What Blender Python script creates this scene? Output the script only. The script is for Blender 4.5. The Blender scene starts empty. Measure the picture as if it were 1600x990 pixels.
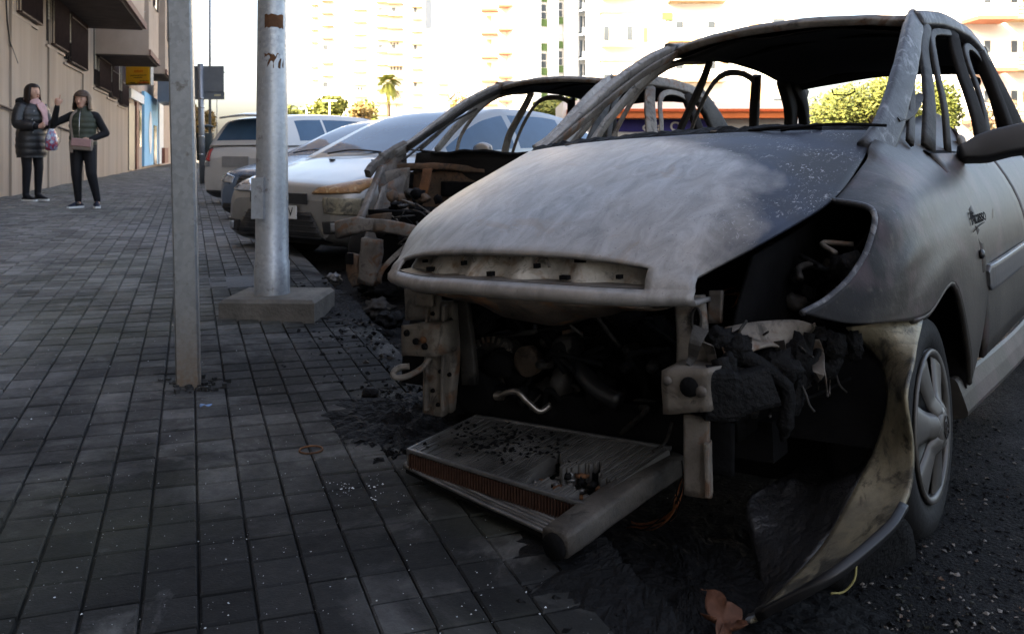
import bpy, bmesh, math, random
from mathutils import Vector, Matrix, noise
from mathutils.bvhtree import BVHTree
R = math.radians
random.seed(7)
sc = bpy.context.scene
COL = sc.collection

# ------------------------------------------------------------------ camera, sky, sun, exposure
FPX, HOR, CAMZ = 1412.0, 235.0, 1.03
cam_d = bpy.data.cameras.new('camera'); cam = bpy.data.objects.new('camera', cam_d); COL.objects.link(cam)
cam.location = (0, 0, CAMZ); cam.rotation_euler = (R(90), 0, 0)
cam_d.sensor_width = 36; cam_d.lens = 36*FPX/1600
cam_d.shift_y = -(495-HOR)/1600
cam_d.clip_start = .05; cam_d.clip_end = 3000
cam_d.dof.use_dof = True; cam_d.dof.focus_distance = 2.6; cam_d.dof.aperture_fstop = 9
sc.camera = cam

SUN_TO = Vector((-.72, -.69, 0)).normalized(); SUN_EL = R(33)
w = bpy.data.worlds.new('World'); sc.world = w; w.use_nodes = True
nt = w.node_tree; nt.nodes.clear()
sky = nt.nodes.new('ShaderNodeTexSky'); sky.sky_type = 'NISHITA'; sky.sun_disc = False
sky.sun_elevation = SUN_EL; sky.sun_rotation = math.atan2(SUN_TO.x, SUN_TO.y)
sky.air_density = .75; sky.dust_density = 5.0; sky.ozone_density = .3
bg = nt.nodes.new('ShaderNodeBackground'); bg.inputs[1].default_value = .15
out = nt.nodes.new('ShaderNodeOutputWorld')
nt.links.new(sky.outputs[0], bg.inputs[0]); nt.links.new(bg.outputs[0], out.inputs[0])
sd = bpy.data.lights.new('sun', 'SUN'); sd.energy = 3.7; sd.angle = R(.5); sd.color = (1, .93, .82)
so = bpy.data.objects.new('sun', sd); COL.objects.link(so)
tosun = Vector((SUN_TO.x*math.cos(SUN_EL), SUN_TO.y*math.cos(SUN_EL), math.sin(SUN_EL)))
so.rotation_euler = tosun.to_track_quat('Z', 'Y').to_euler(); so.location = (0, 0, 40)
sc.view_settings.view_transform = 'Standard'; sc.view_settings.look = 'None'
sc.view_settings.exposure = 2.7; sc.view_settings.gamma = 1
sc.view_settings.use_white_balance = True; sc.view_settings.white_balance_temperature = 7600; sc.view_settings.white_balance_tint = 10

# ------------------------------------------------------------------ helpers
def px(x, y, Y):
    "world point seen at photo pixel x,y at depth Y"
    return Vector(((x-800)/FPX*Y, Y, CAMZ-(y-HOR)/FPX*Y))
def pxz(x, y, z):
    Y = FPX*(CAMZ-z)/(y-HOR); return Vector(((x-800)/FPX*Y, Y, z))

KP = Vector((.341, 1.75)); KD = Vector((-.3356, .942)); KN = Vector((-.942, -.3356))   # kerb point, along, towards building
def st(x, y):
    d = Vector((x, y))-KP; return d.dot(KD), d.dot(KN)
def xy(s, t):
    p = KP+KD*s+KN*t; return p.x, p.y
def road_z(x, y):
    s, t = st(x, y); return -.03+.007*max(-8, min(16, s))
def walk_z(x, y):
    s, t = st(x, y); return -.03+.13+.007*max(-8, min(16, s))+.038*max(0, min(5, t))

class MB:
    def __init__(s): s.v = []; s.f = []; s.m = []; s.mats = []; s.sm = []
    def mi(s, m):
        if m not in s.mats: s.mats.append(m)
        return s.mats.index(m)
    def add(s, vs, fs, m, smooth=False):
        o = len(s.v); s.v += [tuple(p) for p in vs]; k = s.mi(m)
        for f in fs: s.f.append([i+o for i in f]); s.m.append(k); s.sm.append(smooth)
    def box(s, c, d, m, mat=None, taper=1.0):
        x, y, z = d[0]/2, d[1]/2, d[2]/2
        vs = [Vector((i*x*(taper if k > 0 else 1), j*y*(taper if k > 0 else 1), k*z)) for k in (-1, 1) for j in (-1, 1) for i in (-1, 1)]
        if mat is not None: vs = [mat @ p for p in vs]
        vs = [p+Vector(c) for p in vs]
        s.add(vs, [(0,2,3,1),(4,5,7,6),(0,1,5,4),(2,6,7,3),(0,4,6,2),(1,3,7,5)], m)
    def hexa(s, b, t, m):
        "eight corners: four below, four above, same order"
        s.add(list(b)+list(t), [(3,2,1,0),(4,5,6,7),(0,1,5,4),(1,2,6,5),(2,3,7,6),(3,0,4,7)], m)
    def tube(s, pts, rad, m, n=8, caps=True, smooth=True, flat=1.0, up=None):
        pts = [Vector(p) for p in pts]; N = len(pts)
        if not hasattr(rad, '__len__'): rad = [rad]*N
        vs = []; ref = Vector(up) if up else None
        for i, p in enumerate(pts):
            d = (pts[min(i+1, N-1)]-pts[max(i-1, 0)])
            d = d.normalized() if d.length > 1e-9 else Vector((0, 0, 1))
            if ref is None: ref = Vector((0, 0, 1)) if abs(d.z) < .9 else Vector((1, 0, 0))
            a = d.cross(ref)
            if a.length < 1e-5: a = d.orthogonal()
            a.normalize(); b = a.cross(d).normalized(); ref = b if not up else ref
            for k in range(n):
                t = 2*math.pi*k/n
                vs.append(p+a*math.cos(t)*rad[i]+b*math.sin(t)*rad[i]*flat)
        fs = [(i*n+k, i*n+(k+1) % n, (i+1)*n+(k+1) % n, (i+1)*n+k) for i in range(N-1) for k in range(n)]
        if caps: fs += [tuple(range(n))[::-1], tuple((N-1)*n+k for k in range(n))]
        s.add(vs, fs, m, smooth)
    def sweep(s, pts, wid, thk, nrm, m, smooth=False, wob=0, n=14):
        "rounded bar: width across, thickness along nrm"
        pts = [Vector(p) for p in pts]; N = len(pts)
        if not hasattr(wid, '__len__'): wid = [wid]*N
        if not hasattr(thk, '__len__'): thk = [thk]*N
        nl = [Vector(q) for q in nrm] if isinstance(nrm, list) else [Vector(nrm)]*N
        vs = []
        for i, p in enumerate(pts):
            d = (pts[min(i+1, N-1)]-pts[max(i-1, 0)]).normalized()
            a = d.cross(nl[i]).normalized(); b = a.cross(d).normalized()
            for k in range(n):
                t = 2*math.pi*(k+.5)/n; cx, sy = math.cos(t), math.sin(t)
                e = .38
                q = p+a*(abs(cx)**e*math.copysign(1, cx))*wid[i]/2+b*(abs(sy)**e*math.copysign(1, sy))*thk[i]/2
                if wob: q = q+noise.noise_vector(q*9)*wob
                vs.append(q)
        fs = [(i*n+k, i*n+(k+1) % n, (i+1)*n+(k+1) % n, (i+1)*n+k) for i in range(N-1) for k in range(n)]
        fs += [tuple(range(n))[::-1], tuple((N-1)*n+k for k in range(n))]
        s.add(vs, fs, m, smooth)
    def grid(s, rows, m, smooth=True, close=False, flip=False):
        nr, nc = len(rows), len(rows[0]); vs = [p for r in rows for p in r]; fs = []
        for i in range(nr-1):
            for j in range(nc if close else nc-1):
                q = (i*nc+j, i*nc+(j+1) % nc, (i+1)*nc+(j+1) % nc, (i+1)*nc+j)
                fs.append(q[::-1] if flip else q)
        s.add(vs, fs, m, smooth)
    def lathe(s, c, axis, prof, m, n=24, smooth=True):
        "prof: list of (radius, along axis)"
        ax = Vector(axis).normalized(); a = ax.orthogonal().normalized(); b = ax.cross(a)
        rows = [[Vector(c)+ax*h+(a*math.cos(2*math.pi*k/n)+b*math.sin(2*math.pi*k/n))*r for k in range(n)] for r, h in prof]
        s.grid(rows, m, smooth, close=True)
    def prism(s, poly, d, m):
        "planar polygon (list of Vectors) extruded by vector d"
        n = len(poly); d = Vector(d); vs = [Vector(p) for p in poly]+[Vector(p)+d for p in poly]
        s.add(vs, [tuple(range(n))[::-1], tuple(range(n, 2*n))]+[(i, (i+1) % n, n+(i+1) % n, n+i) for i in range(n)], m)
    def build(s, name, parent=None, kind=None, fix=False):
        me = bpy.data.meshes.new(name); me.from_pydata(s.v, [], s.f)
        for m in s.mats: me.materials.append(m)
        me.polygons.foreach_set('material_index', s.m); me.polygons.foreach_set('use_smooth', s.sm)
        if fix:
            bm = bmesh.new(); bm.from_mesh(me); bmesh.ops.recalc_face_normals(bm, faces=bm.faces); bm.to_mesh(me); bm.free()
        me.update()
        return link(name, me, parent, kind)
def link(name, me, parent=None, kind=None):
    o = bpy.data.objects.new(name, me); COL.objects.link(o)
    if parent is not None: o.parent = parent
    if kind: o['kind'] = kind
    return o
def tag(o, label, cat, group=None):
    o['label'] = label; o['category'] = cat
    if group: o['group'] = group
    return o
def empty(name, loc=(0, 0, 0), rz=0):
    o = bpy.data.objects.new(name, None); COL.objects.link(o); o.location = loc; o.rotation_euler = (0, 0, rz); return o
def solid(o, th, off=-1):
    md = o.modifiers.new('solid', 'SOLIDIFY'); md.thickness = th; md.offset = off; return o
def crom(P, t):
    "Catmull-Rom through list P at t in 0..len-1"
    n = len(P); i = min(int(t), n-2); f = t-i
    p0, p1, p2, p3 = P[max(i-1, 0)], P[i], P[i+1], P[min(i+2, n-1)]
    if i == 0: p0 = p1*2-p2
    if i == n-2: p3 = p2*2-p1
    return (p1*2+(p2-p0)*f+(p0*2-p1*5+p2*4-p3)*f*f+(p1*3-p0-p2*3+p3)*f*f*f)*.5
def curve(P, n):
    P = [Vector(p) for p in P]; return [crom(P, (len(P)-1)*k/(n-1)) for k in range(n)]
def patch(curves, nu, nv):
    C = [curve(c, nv) for c in curves]
    return [[crom([c[j] for c in C], (len(C)-1)*i/(nu-1)) for j in range(nv)] for i in range(nu)]
def interp(tab, x):
    if x <= tab[0][0]: return tab[0][1]
    n = len(tab)
    sl = lambda i: (tab[i+1][1]-tab[i][1])/(tab[i+1][0]-tab[i][0])
    def tg(i):
        if i == 0: return sl(0)
        if i == n-1: return sl(n-2)
        a, b = sl(i-1), sl(i)
        return 0 if a*b <= 0 else 2*a*b/(a+b)
    for i in range(n-1):
        (a, b), (c, d) = tab[i], tab[i+1]
        if x <= c:
            h = c-a; f = (x-a)/h; m0, m1 = tg(i)*h, tg(i+1)*h
            return (2*f**3-3*f*f+1)*b+(f**3-2*f*f+f)*m0+(3*f*f-2*f**3)*d+(f**3-f*f)*m1
    return tab[-1][1]

# ------------------------------------------------------------------ materials
class NT:
    def __init__(s, name):
        s.m = bpy.data.materials.new(name); s.m.use_nodes = True; s.t = s.m.node_tree
        s.p = s.t.nodes['Principled BSDF']; s.c = None
    def n(s, ty, **kw):
        nd = s.t.nodes.new('ShaderNode'+ty)
        for k, v in kw.items(): setattr(nd, k, v)
        return nd
    def L(s, a, b): s.t.links.new(a, b); return s
    def co(s, kind='Object'):
        if s.c is None: s.c = s.n('TexCoord')
        return s.c.outputs[kind]
    def pos(s): return s.n('NewGeometry').outputs['Position']
    def noise(s, scale, detail=4, rough=.55, vec=None, dist=0, stretch=None):
        nd = s.n('TexNoise'); nd.inputs['Scale'].default_value = scale; nd.inputs['Detail'].default_value = detail
        nd.inputs['Roughness'].default_value = rough; nd.inputs['Distortion'].default_value = dist
        v = vec or s.co()
        if stretch:
            mp = s.n('Mapping'); mp.inputs['Scale'].default_value = stretch; s.L(v, mp.inputs[0]); v = mp.outputs[0]
        s.L(v, nd.inputs['Vector']); return nd.outputs['Fac']
    def ramp(s, fac, stops):
        r = s.n('ValToRGB'); e = r.color_ramp.elements
        while len(e) < len(stops): e.new(.5)
        for k, (p, c) in enumerate(stops):
            e[k].position = p; e[k].color = (c, c, c, 1) if not hasattr(c, '__len__') else (*c, 1)
        s.L(fac, r.inputs[0]); return r.outputs[0]
    def mix(s, f, a, b, blend='MIX'):
        m = s.n('Mix', data_type='RGBA', blend_type=blend)
        for v, i in ((f, m.inputs[0]), (a, m.inputs[6]), (b, m.inputs[7])):
            if hasattr(v, 'is_linked') or hasattr(v, 'links'): s.L(v, i)
            elif hasattr(v, '__len__'): i.default_value = (*v, 1)
            else: i.default_value = v
        return m.outputs[2]
    def math(s, op, a, b=None, c=None, clamp=False):
        m = s.n('Math', operation=op); m.use_clamp = clamp
        for v, i in ((a, 0), (b, 1), (c, 2)):
            if v is None: continue
            if hasattr(v, 'links'): s.L(v, m.inputs[i])
            else: m.inputs[i].default_value = v
        return m.outputs[0]
    def bump(s, h, strength=.3, dist=.01):
        b = s.n('Bump'); b.inputs['Strength'].default_value = strength; b.inputs['Distance'].default_value = dist
        s.L(h, b.inputs['Height']); s.L(b.outputs[0], s.p.inputs['Normal'])
    def col(s, v):
        if hasattr(v, 'links'): s.L(v, s.p.inputs['Base Color'])
        else: s.p.inputs['Base Color'].default_value = (*v, 1)
        return s
    def set(s, rough=None, metal=None, spec=None, coat=None):
        for k, v in (('Roughness', rough), ('Metallic', metal), ('Specular IOR Level', spec), ('Coat Weight', coat)):
            if v is None: continue
            if hasattr(v, 'links'): s.L(v, s.p.inputs[k])
            else: s.p.inputs[k].default_value = v
        return s
def simple(name, col, rough=.6, metal=0, var=.25, scale=6, bump=0, bscale=40, spec=None, col2=None, coat=None, detail=5):
    t = NT(name)
    c2 = col2 or tuple(c*(1-var) for c in col)
    n_ = t.noise(scale, detail, .6)
    t.col(t.mix(t.ramp(n_, [(.3, 0), (.7, 1)]), col, c2)); t.set(rough, metal, spec if spec is not None else (.5 if rough < .5 else .2), coat)
    if bump: t.bump(t.noise(bscale, 4), bump, .01)
    return t.m

def soot_mask(t, centers, add=0.0):
    "1 where the ground is blackened by fire and by painted-in vignetting; world space blotches round the burnt cars"
    P = t.pos(); acc = None
    for (cx, cy, r0, r1) in centers:
        d = t.n('VectorMath', operation='DISTANCE'); d.inputs[1].default_value = (cx, cy, .1); t.L(P, d.inputs[0])
        m = t.n('MapRange'); m.inputs[1].default_value = r0; m.inputs[2].default_value = r1; m.inputs[3].default_value = 1; m.inputs[4].default_value = 0
        t.L(d.outputs['Value'], m.inputs[0]); acc = m.outputs[0] if acc is None else t.math('MAXIMUM', acc, m.outputs[0])
    nz = t.noise(1.7, 7, .65, vec=P, dist=.6)
    k = t.math('ADD', acc, t.math('MULTIPLY', t.math('SUBTRACT', nz, .5), 2.1))
    return t.math('ADD', k, add, clamp=True)
SOOT_AND_VIGNETTE = [(.35, 2.2, 1.0, 4.6), (-.7, 5.6, .7, 3.0), (-.3, 3.7, .6, 3.2), (-.6, 1.5, .7, 3.4)]  # soot round the cars, widened to carry the lens vignette on near paving

def ground_mat(name, base, base2, soot=True, seed=0, speck=True):
    t = NT(name); P = t.pos()
    oi = t.n('ObjectInfo'); at = t.n('Attribute'); at.attribute_name = 'shade'; at.attribute_type = 'GEOMETRY'
    n1 = t.noise(3.1, 6, .65, vec=P); n2 = t.noise(38, 5, .7, vec=P)
    c = t.mix(t.ramp(n1, [(.3, 0), (.72, 1)]), base, base2)
    c = t.mix(t.math('MULTIPLY', t.ramp(n2, [(.35, 0), (.75, 1)]), .5), c, tuple(x*.45 for x in base))
    sh = t.math('ADD', t.math('MULTIPLY', t.math('ADD', at.outputs['Fac'], t.math('MULTIPLY', oi.outputs['Random'], 1.0)), .65), .5)
    g = t.n('Mix', data_type='RGBA', blend_type='MULTIPLY'); g.inputs[0].default_value = 1
    t.L(c, g.inputs[6]); cb = t.n('CombineColor')
    for i in range(3): t.L(sh, cb.inputs[i])
    t.L(cb.outputs[0], g.inputs[7]); c = g.outputs[2]
    spec = .22
    if soot:
        sm_ = soot_mask(t, SOOT_AND_VIGNETTE, .0); c = t.mix(t.math('MULTIPLY', sm_, .90), c, (.006, .0065, .007)); spec = t.math('SUBTRACT', .22, t.math('MULTIPLY', sm_, .17))
    c = t.mix(t.math('MULTIPLY', t.ramp(t.noise(.55, 5, .6, vec=P), [(.48, 0), (.66, 1)]), .35), c, (.085, .09, .06))
    c = t.mix(t.math('MULTIPLY', t.ramp(t.noise(2.3, 8, .72, vec=P, dist=.5), [(.56, 0), (.70, 1)]), .30), c, (.26, .255, .245))
    # dark stains scattered everywhere, with a shape of their own
    st_ = t.ramp(t.noise(1.1, 8, .7, vec=P, dist=1.2), [(.52, 0), (.68, 1)])
    c = t.mix(t.math('MULTIPLY', st_, .55), c, (.02, .021, .023))
    if speck:
        vz = t.n('TexVoronoi'); vz.inputs['Scale'].default_value = 90; t.L(P, vz.inputs['Vector'])
        sp = t.math('LESS_THAN', vz.outputs['Distance'], .10)
        vg = t.n('TexWhiteNoise'); t.L(vz.outputs['Position'], vg.inputs['Vector'])
        sp = t.math('MULTIPLY', sp, t.math('GREATER_THAN', vg.outputs['Value'], .90))
        c = t.mix(sp, c, (.42, .43, .44))
    t.col(c); t.set(t.ramp(n2, [(.3, .7), (.8, .95)]), 0, spec)
    t.bump(t.math('ADD', t.math('MULTIPLY', n2, .6), t.noise(160, 3, .6, vec=P)), .55, .004)
    return t.m
M_TILE = ground_mat('pavement_tile', (.20, .195, .19), (.14, .138, .133))
M_JOINT = ground_mat('tile_joint_dirt', (.022, .022, .023), (.035, .034, .032))
M_KERB = ground_mat('kerb_stone', (.16, .16, .158), (.10, .10, .10))

def asphalt():
    t = NT('asphalt'); P = t.pos()
    vz = t.n('TexVoronoi'); vz.inputs['Scale'].default_value = 85; t.L(P, vz.inputs['Vector'])
    n1 = t.noise(2.2, 6, .6, vec=P); wn = t.n('TexWhiteNoise'); t.L(vz.outputs['Position'], wn.inputs['Vector'])
    c = t.mix(wn.outputs['Value'], (.016, .016, .017), (.075, .075, .078))
    c = t.mix(t.ramp(n1, [(.35, 0), (.7, 1)]), c, (.010, .010, .011))
    c = t.mix(t.math('MULTIPLY', soot_mask(t, [(1.0, 2.4, .5, 2.0), (.5, 6, 1, 3)]), .85), c, (.004, .004, .0045))
    t.col(c); t.set(.85, 0, .10); t.bump(t.math('ADD', t.math('MULTIPLY', vz.outputs['Distance'], -1.0), t.noise(300, 2, .6, vec=P)), .9, .012)
    return t.m
M_ASPH = asphalt()

def galv(name, base=(.30, .315, .335), rust=.0):
    t = NT(name); n1 = t.noise(5, 6, .6, stretch=(1, 1, .25)); n2 = t.noise(60, 4, .6)
    vz = t.n('TexVoronoi'); vz.inputs['Scale'].default_value = 55; t.L(t.co(), vz.inputs['Vector'])
    wn = t.n('TexWhiteNoise'); t.L(vz.outputs['Position'], wn.inputs['Vector'])
    c = t.mix(t.ramp(n1, [(.3, 0), (.7, 1)]), base, tuple(x*.62 for x in base))
    c = t.mix(t.math('MULTIPLY', wn.outputs['Value'], .35), c, tuple(min(1, x*1.35) for x in base))
    c = t.mix(t.ramp(t.noise(14, 6, .7), [(.60, 0), (.70, .7)]), c, (.10, .085, .07))
    if rust:
        sx = t.n('SeparateXYZ'); t.L(t.co(), sx.inputs[0])
        lo = t.n('MapRange'); lo.inputs[1].default_value = 0; lo.inputs[2].default_value = .42; lo.inputs[3].default_value = 1; lo.inputs[4].default_value = 0
        t.L(sx.outputs[2], lo.inputs[0])
        k = t.math('MULTIPLY', t.math('POWER', lo.outputs[0], 1.6), t.ramp(n2, [(.3, .35), (.6, 1)]))
        c = t.mix(k, c, (.20, .15, .11))
    t.col(c); t.set(t.ramp(n2, [(.3, .35), (.7, .58)]), .75); t.bump(n2, .15, .003)
    return t.m
M_GALV = galv('galvanised_steel'); M_GALVR = galv('galvanised_steel_rusting_foot', (.26, .275, .285), 1)
M_GALVB = galv('bright_galvanised_steel', (.40, .43, .46))
M_CONC = simple('rough_concrete', (.125, .115, .10), .9, 0, .45, 7, .6, 45)
M_RUST = simple('rusted_steel', (.17, .075, .032), .85, .2, .6, 9, .5, 50, col2=(.055, .032, .022))
M_CHAR = simple('char', (.0075, .0075, .008), .75, 0, .5, 30, 1.0, 60, spec=.12)
M_SOOT = simple('soot_black', (.0065, .0065, .007), .9, 0, .5, 12, .3, 60, spec=.08)
M_BLACK = simple('black_plastic', (.010, .010, .011), .45, 0, .3, 8)
M_RUB = simple('tyre_rubber', (.010, .010, .0105), .75, 0, .3, 20, .2, 60)
M_GLASS = simple('car_glass_sky_blue', (.04, .095, .165), .04, 0, .2, 3, spec=.5)  # blue of the sky reflection is put into the base colour
M_CHROME = simple('bright_metal', (.55, .55, .56), .22, 1, .2, 12)
M_ALU = simple('dull_aluminium', (.20, .20, .20), .5, .7, .55, 14, .3, 90)
def burnt_metal(name, c1, c2, c3, rough=.6, metal=.25, s=5):
    t = NT(name); n1 = t.noise(s, 8, .65, dist=.4); n2 = t.noise(s*6, 6, .7); n3 = t.noise(s*1.7, 5, .6, dist=1)
    c = t.mix(t.ramp(n1, [(.35, 0), (.65, 1)]), c1, c2)
    c = t.mix(t.ramp(n3, [(.54, 0), (.64, .85)]), c, c3)
    c = t.mix(t.ramp(t.noise(s*2.6, 7, .7, dist=.7), [(.55, 0), (.66, .8)]), c, (.018, .017, .016))
    c = t.mix(t.math('MULTIPLY', t.ramp(n2, [(.45, 0), (.75, 1)]), .5), c, tuple(x*.35 for x in c1))
    t.col(c); t.set(rough, metal, .2); t.bump(t.math('ADD', n2, t.noise(s*16, 5, .7)), .5, .004)
    return t.m
M_BSTEEL = burnt_metal('burnt_bare_steel', (.19, .17, .15), (.085, .075, .066), (.13, .06, .028))
M_BPALE = burnt_metal('ash_pale_steel', (.21, .187, .16), (.095, .083, .072), (.11, .058, .034))
M_BDARK = burnt_metal('scorched_dark_steel', (.026, .024, .022), (.05, .046, .042), (.01, .01, .01))
M_BRUST = burnt_metal('rusted_burnt_steel', (.135, .078, .047), (.085, .066, .05), (.04, .034, .03), .8, .15)

# ================================================================== GROUND
def slab(name, sr, tr, zf, dz, mat, ns=60, nt_=10):
    b = MB()
    rows = []
    for i in range(ns):
        s = sr[0]+(sr[1]-sr[0])*i/(ns-1)
        rows.append([Vector((*xy(s, tr[0]+(tr[1]-tr[0])*j/(nt_-1)), 0)) for j in range(nt_)])
    for r in rows:
        for p in r: p.z = zf(p.x, p.y)+dz
    b.grid(rows, mat, False); return b.build(name, None, 'structure')
M_EARTH = simple('far_ground', (.17, .16, .14), .9, 0, .3, .05)
g = MB(); g.add([(-900, -60, -.30), (900, -60, -.30), (900, 1500, -.30), (-900, 1500, -.30)], [(0, 1, 2, 3)], M_EARTH); g.build('ground', None, 'structure')
road = slab('road', (-14, 90), (-30, -.002), road_z, 0, M_ASPH, 105, 8)
walk = slab('sidewalk', (-14, 62), (.13, 9), walk_z, -.012, M_JOINT, 77, 12)

# kerb stones
for i in range(60):
    s0 = -4+i*.8; b = MB(); s1 = s0+.79
    c = [(s0, 0), (s1, 0), (s1, .135), (s0, .135)]
    lo = [Vector((*xy(s, t), 0)) for s, t in c]; hi = [p.copy() for p in lo]
    for p in lo: p.z = road_z(p.x, p.y)-.08
    jz = random.uniform(-.004, .003)
    for k, p in enumerate(hi): p.z = walk_z(p.x, p.y)+jz-(.012 if k < 2 else 0)
    b.hexa(lo, hi, M_KERB); b.build('kerb_stone', walk, None, True)

# pavement tiles: grooved rows running along the street
TW, TL = .1075, .1245
ANG = math.atan2(KD.y, KD.x)
def wall_x(Y): return -3.45-.31*Y
tiles = []
ni = int(46/TL)
for j in range(0, 60):
    t0 = .14+j*TW
    for i in range(ni):
        s0 = -1.6+i*TL
        if s0 > 24 and j % 1 == 0 and s0 > 40: continue
        cx, cy = xy(s0+TL/2, t0+TW/2)
        if cx < wall_x(cy)+.03: continue
        tiles.append((s0, t0, i, j, cx, cy))
def gaps(i, j, t0):
    big = .005 if t0 < 1.33 or j % 3 == 0 else .002
    return big, .004
def infr(x, y):
    if y < .3: return False
    u = 800+FPX*x/y; v = HOR+FPX*(CAMZ-walk_z(x, y))/y
    return -20 < u < 1620 and v < 1010
vis = sorted([k for k in tiles if infr(k[4], k[5])], key=lambda k: k[5])
near = set((k[2], k[3]) for k in vis[:300])
tile_me = {}
for big in (.005, .002):
    for var in range(4):
        rnd = random.Random(var+int(big*1e5)); b = MB()
        hx, hy = TL/2-.003, TW/2-big/2; e = .004
        lo = [Vector((x, y, -.016)) for x, y in ((-hx, -hy), (hx, -hy), (hx, hy), (-hx, hy))]
        md = [Vector((p.x, p.y, -.004)) for p in lo]
        hi = [Vector((p.x*(1-e/hx)+rnd.uniform(-.0015, .0015), p.y*(1-e/hy)+rnd.uniform(-.0015, .0015), 0)) for p in lo]
        b.add(lo+md+hi, [(0,1,5,4),(1,2,6,5),(2,3,7,6),(3,0,4,7),(4,5,9,8),(5,6,10,9),(6,7,11,10),(7,4,8,11),(8,9,10,11)], M_TILE)
        me = bpy.data.meshes.new('tile'); me.from_pydata(b.v, [], b.f); me.materials.append(M_TILE); tile_me[(big, var)] = me
vsR, fsR, shR = [], [], []
for (s0, t0, i, j, cx, cy) in tiles:
    big, sm = gaps(i, j, t0); z = walk_z(cx, cy)+random.uniform(-.0022, .0022)
    rx, ry = random.uniform(-.012, .012), random.uniform(-.012, .012)
    if (i, j) in near:
        o = link('tile', tile_me[(big, random.randrange(4))], walk); o.location = (cx, cy, z); o.rotation_euler = (rx, ry, ANG)
    else:
        hx, hy = TL/2-.003, TW/2-big/2; n0 = len(vsR); cs, sn = math.cos(ANG), math.sin(ANG)
        for lvl, e in ((-.013, 0), (0, .003)):
            for a, c in ((-1, -1), (1, -1), (1, 1), (-1, 1)):
                x, y = a*(hx-e), c*(hy-e); vsR.append((cx+x*cs-y*sn, cy+x*sn+y*cs, z+lvl+(x*ry-y*rx if lvl == 0 else 0)))
        fsR += [(n0+4, n0+5, n0+6, n0+7), (n0, n0+1, n0+5, n0+4), (n0+1, n0+2, n0+6, n0+5), (n0+2, n0+3, n0+7, n0+6), (n0+3, n0, n0+4, n0+7)]
        shR += [random.random()-.35]*5
me = bpy.data.meshes.new('paving'); me.from_pydata(vsR, [], fsR); me.materials.append(M_TILE)
at = me.attributes.new('shade', 'FLOAT', 'FACE'); at.data.foreach_set('value', shR)
o = link('tile_field', me, walk); o['kind'] = 'stuff'

# ================================================================== STREET FURNITURE
def wz(x, y): return walk_z(x, y)
# square post in the foreground
p0 = pxz(295, 602, .2); z0 = wz(p0.x, p0.y); p0 = pxz(295, 602, z0)
r = empty('signpost', (p0.x, p0.y, z0), R(12)); tag(r, 'tall square galvanised post with a rusty foot, nearest the camera', 'post')
b = MB(); hw, hd = .0425, .03; H = 3.4; lean = -.022
out_ = [(-hw, -hd), (hw, -hd), (hw, hd), (-hw, hd)]
rows = []
prof = [(-hw+.006, -hd), (hw-.006, -hd), (hw, -hd+.006), (hw, hd-.006), (hw-.006, hd), (-hw+.006, hd), (-hw, hd-.006), (-hw, -hd+.006)]
for k in range(12):
    z = -.02+H*k/11; rows.append([Vector((x+lean*max(0, z), y, z)) for x, y in prof])
b.grid(rows, M_GALVR, False, close=True); b.add(rows[-1], [tuple(range(8))], M_GALVR); b.build('tube', r, None, True)
b = MB(); b.box((lean*3.25, -.035, 3.05), (.5, .012, .5), M_GALV); b.build('sign_plate', r)
b = MB()
for k in range(46):
    a = random.uniform(0, 6.28); d = random.uniform(.045, .15); s = random.uniform(.004, .016)
    b.box((math.cos(a)*d, math.sin(a)*d*.8, s*.4), (s*1.4, s, s), M_KERB, Matrix.Rotation(random.random()*3, 3, 'Z'))
o = b.build('broken_mortar', None); o.location = r.location; o['kind'] = 'stuff'; tag(o, 'crumbs of broken mortar round the foot of the square post', 'rubble')
# blue scrap
M_BLUEP = simple('blue_paper', (.16, .26, .45), .8, 0, .4, 40)
pp = pxz(319, 613, .2); zz = wz(pp.x, pp.y); b = MB()
rows = [[Vector((x*.011+random.uniform(-.004, .004), y*.008+random.uniform(-.004, .004), .006+.010*random.random())) for x in range(-1, 3)] for y in range(-1, 2)]
b.grid(rows, M_BLUEP); o = b.build('paper_scrap'); o.location = (pp.x, pp.y, zz); solid(o, .001); tag(o, 'crumpled pale blue scrap of paper by the square post', 'litter')
# rusty ring lying on the tiles
pp = pxz(486, 689, .16); zz = wz(pp.x, pp.y); b = MB()
b.tube([(math.cos(t*.2618)*.034, math.sin(t*.2618)*.034, .003) for t in range(25)], .003, M_RUST, 6, False); o = b.build('metal_ring'); o.location = (pp.x, pp.y, zz+.002)
tag(o, 'thin rusty metal ring lying on the pavement tiles', 'ring')

# lamp post on its concrete foot
q = pxz(416, 503, .2); zq = wz(q.x, q.y); q = pxz(416, 503, zq)
r = empty('lamp_post', (q.x, q.y+.26, zq)); tag(r, 'round bright galvanised lamp post with junction box on a concrete foot', 'lamp post')
b = MB(); hw, hd, hh = .252, .23, .108; e = .018
lo = [Vector(v) for v in ((-hw, -hd, -.02), (hw, -hd, -.02), (hw, hd, -.02), (-hw, hd, -.02))]
md = [Vector((v.x, v.y, hh-e)) for v in lo]; hi = [Vector((v.x*(1-e/hw), v.y*(1-e/hd), hh)) for v in lo]
b.add(lo+md+hi, [(0,1,5,4),(1,2,6,5),(2,3,7,6),(3,0,4,7),(4,5,9,8),(5,6,10,9),(6,7,11,10),(7,4,8,11),(8,9,10,11)], M_CONC)
o = b.build('concrete_foot', r); o.rotation_euler = (0, 0, R(-2))
Yp = r.location.y; rb = 25.5/FPX*Yp; rt = 21.5/FPX*Yp
pxo = (425-800)/FPX*Yp-r.location.x
b = MB(); b.lathe((pxo, 0, hh), (0, 0, 1), [(rb+.006, -.01), (rb+.006, .17), (rb, .185), (rb-.002, .5), (rt, 1.75), (rt*.97, 3), (.045, 8)], M_GALVB, 40); b.build('shaft', r)
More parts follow.
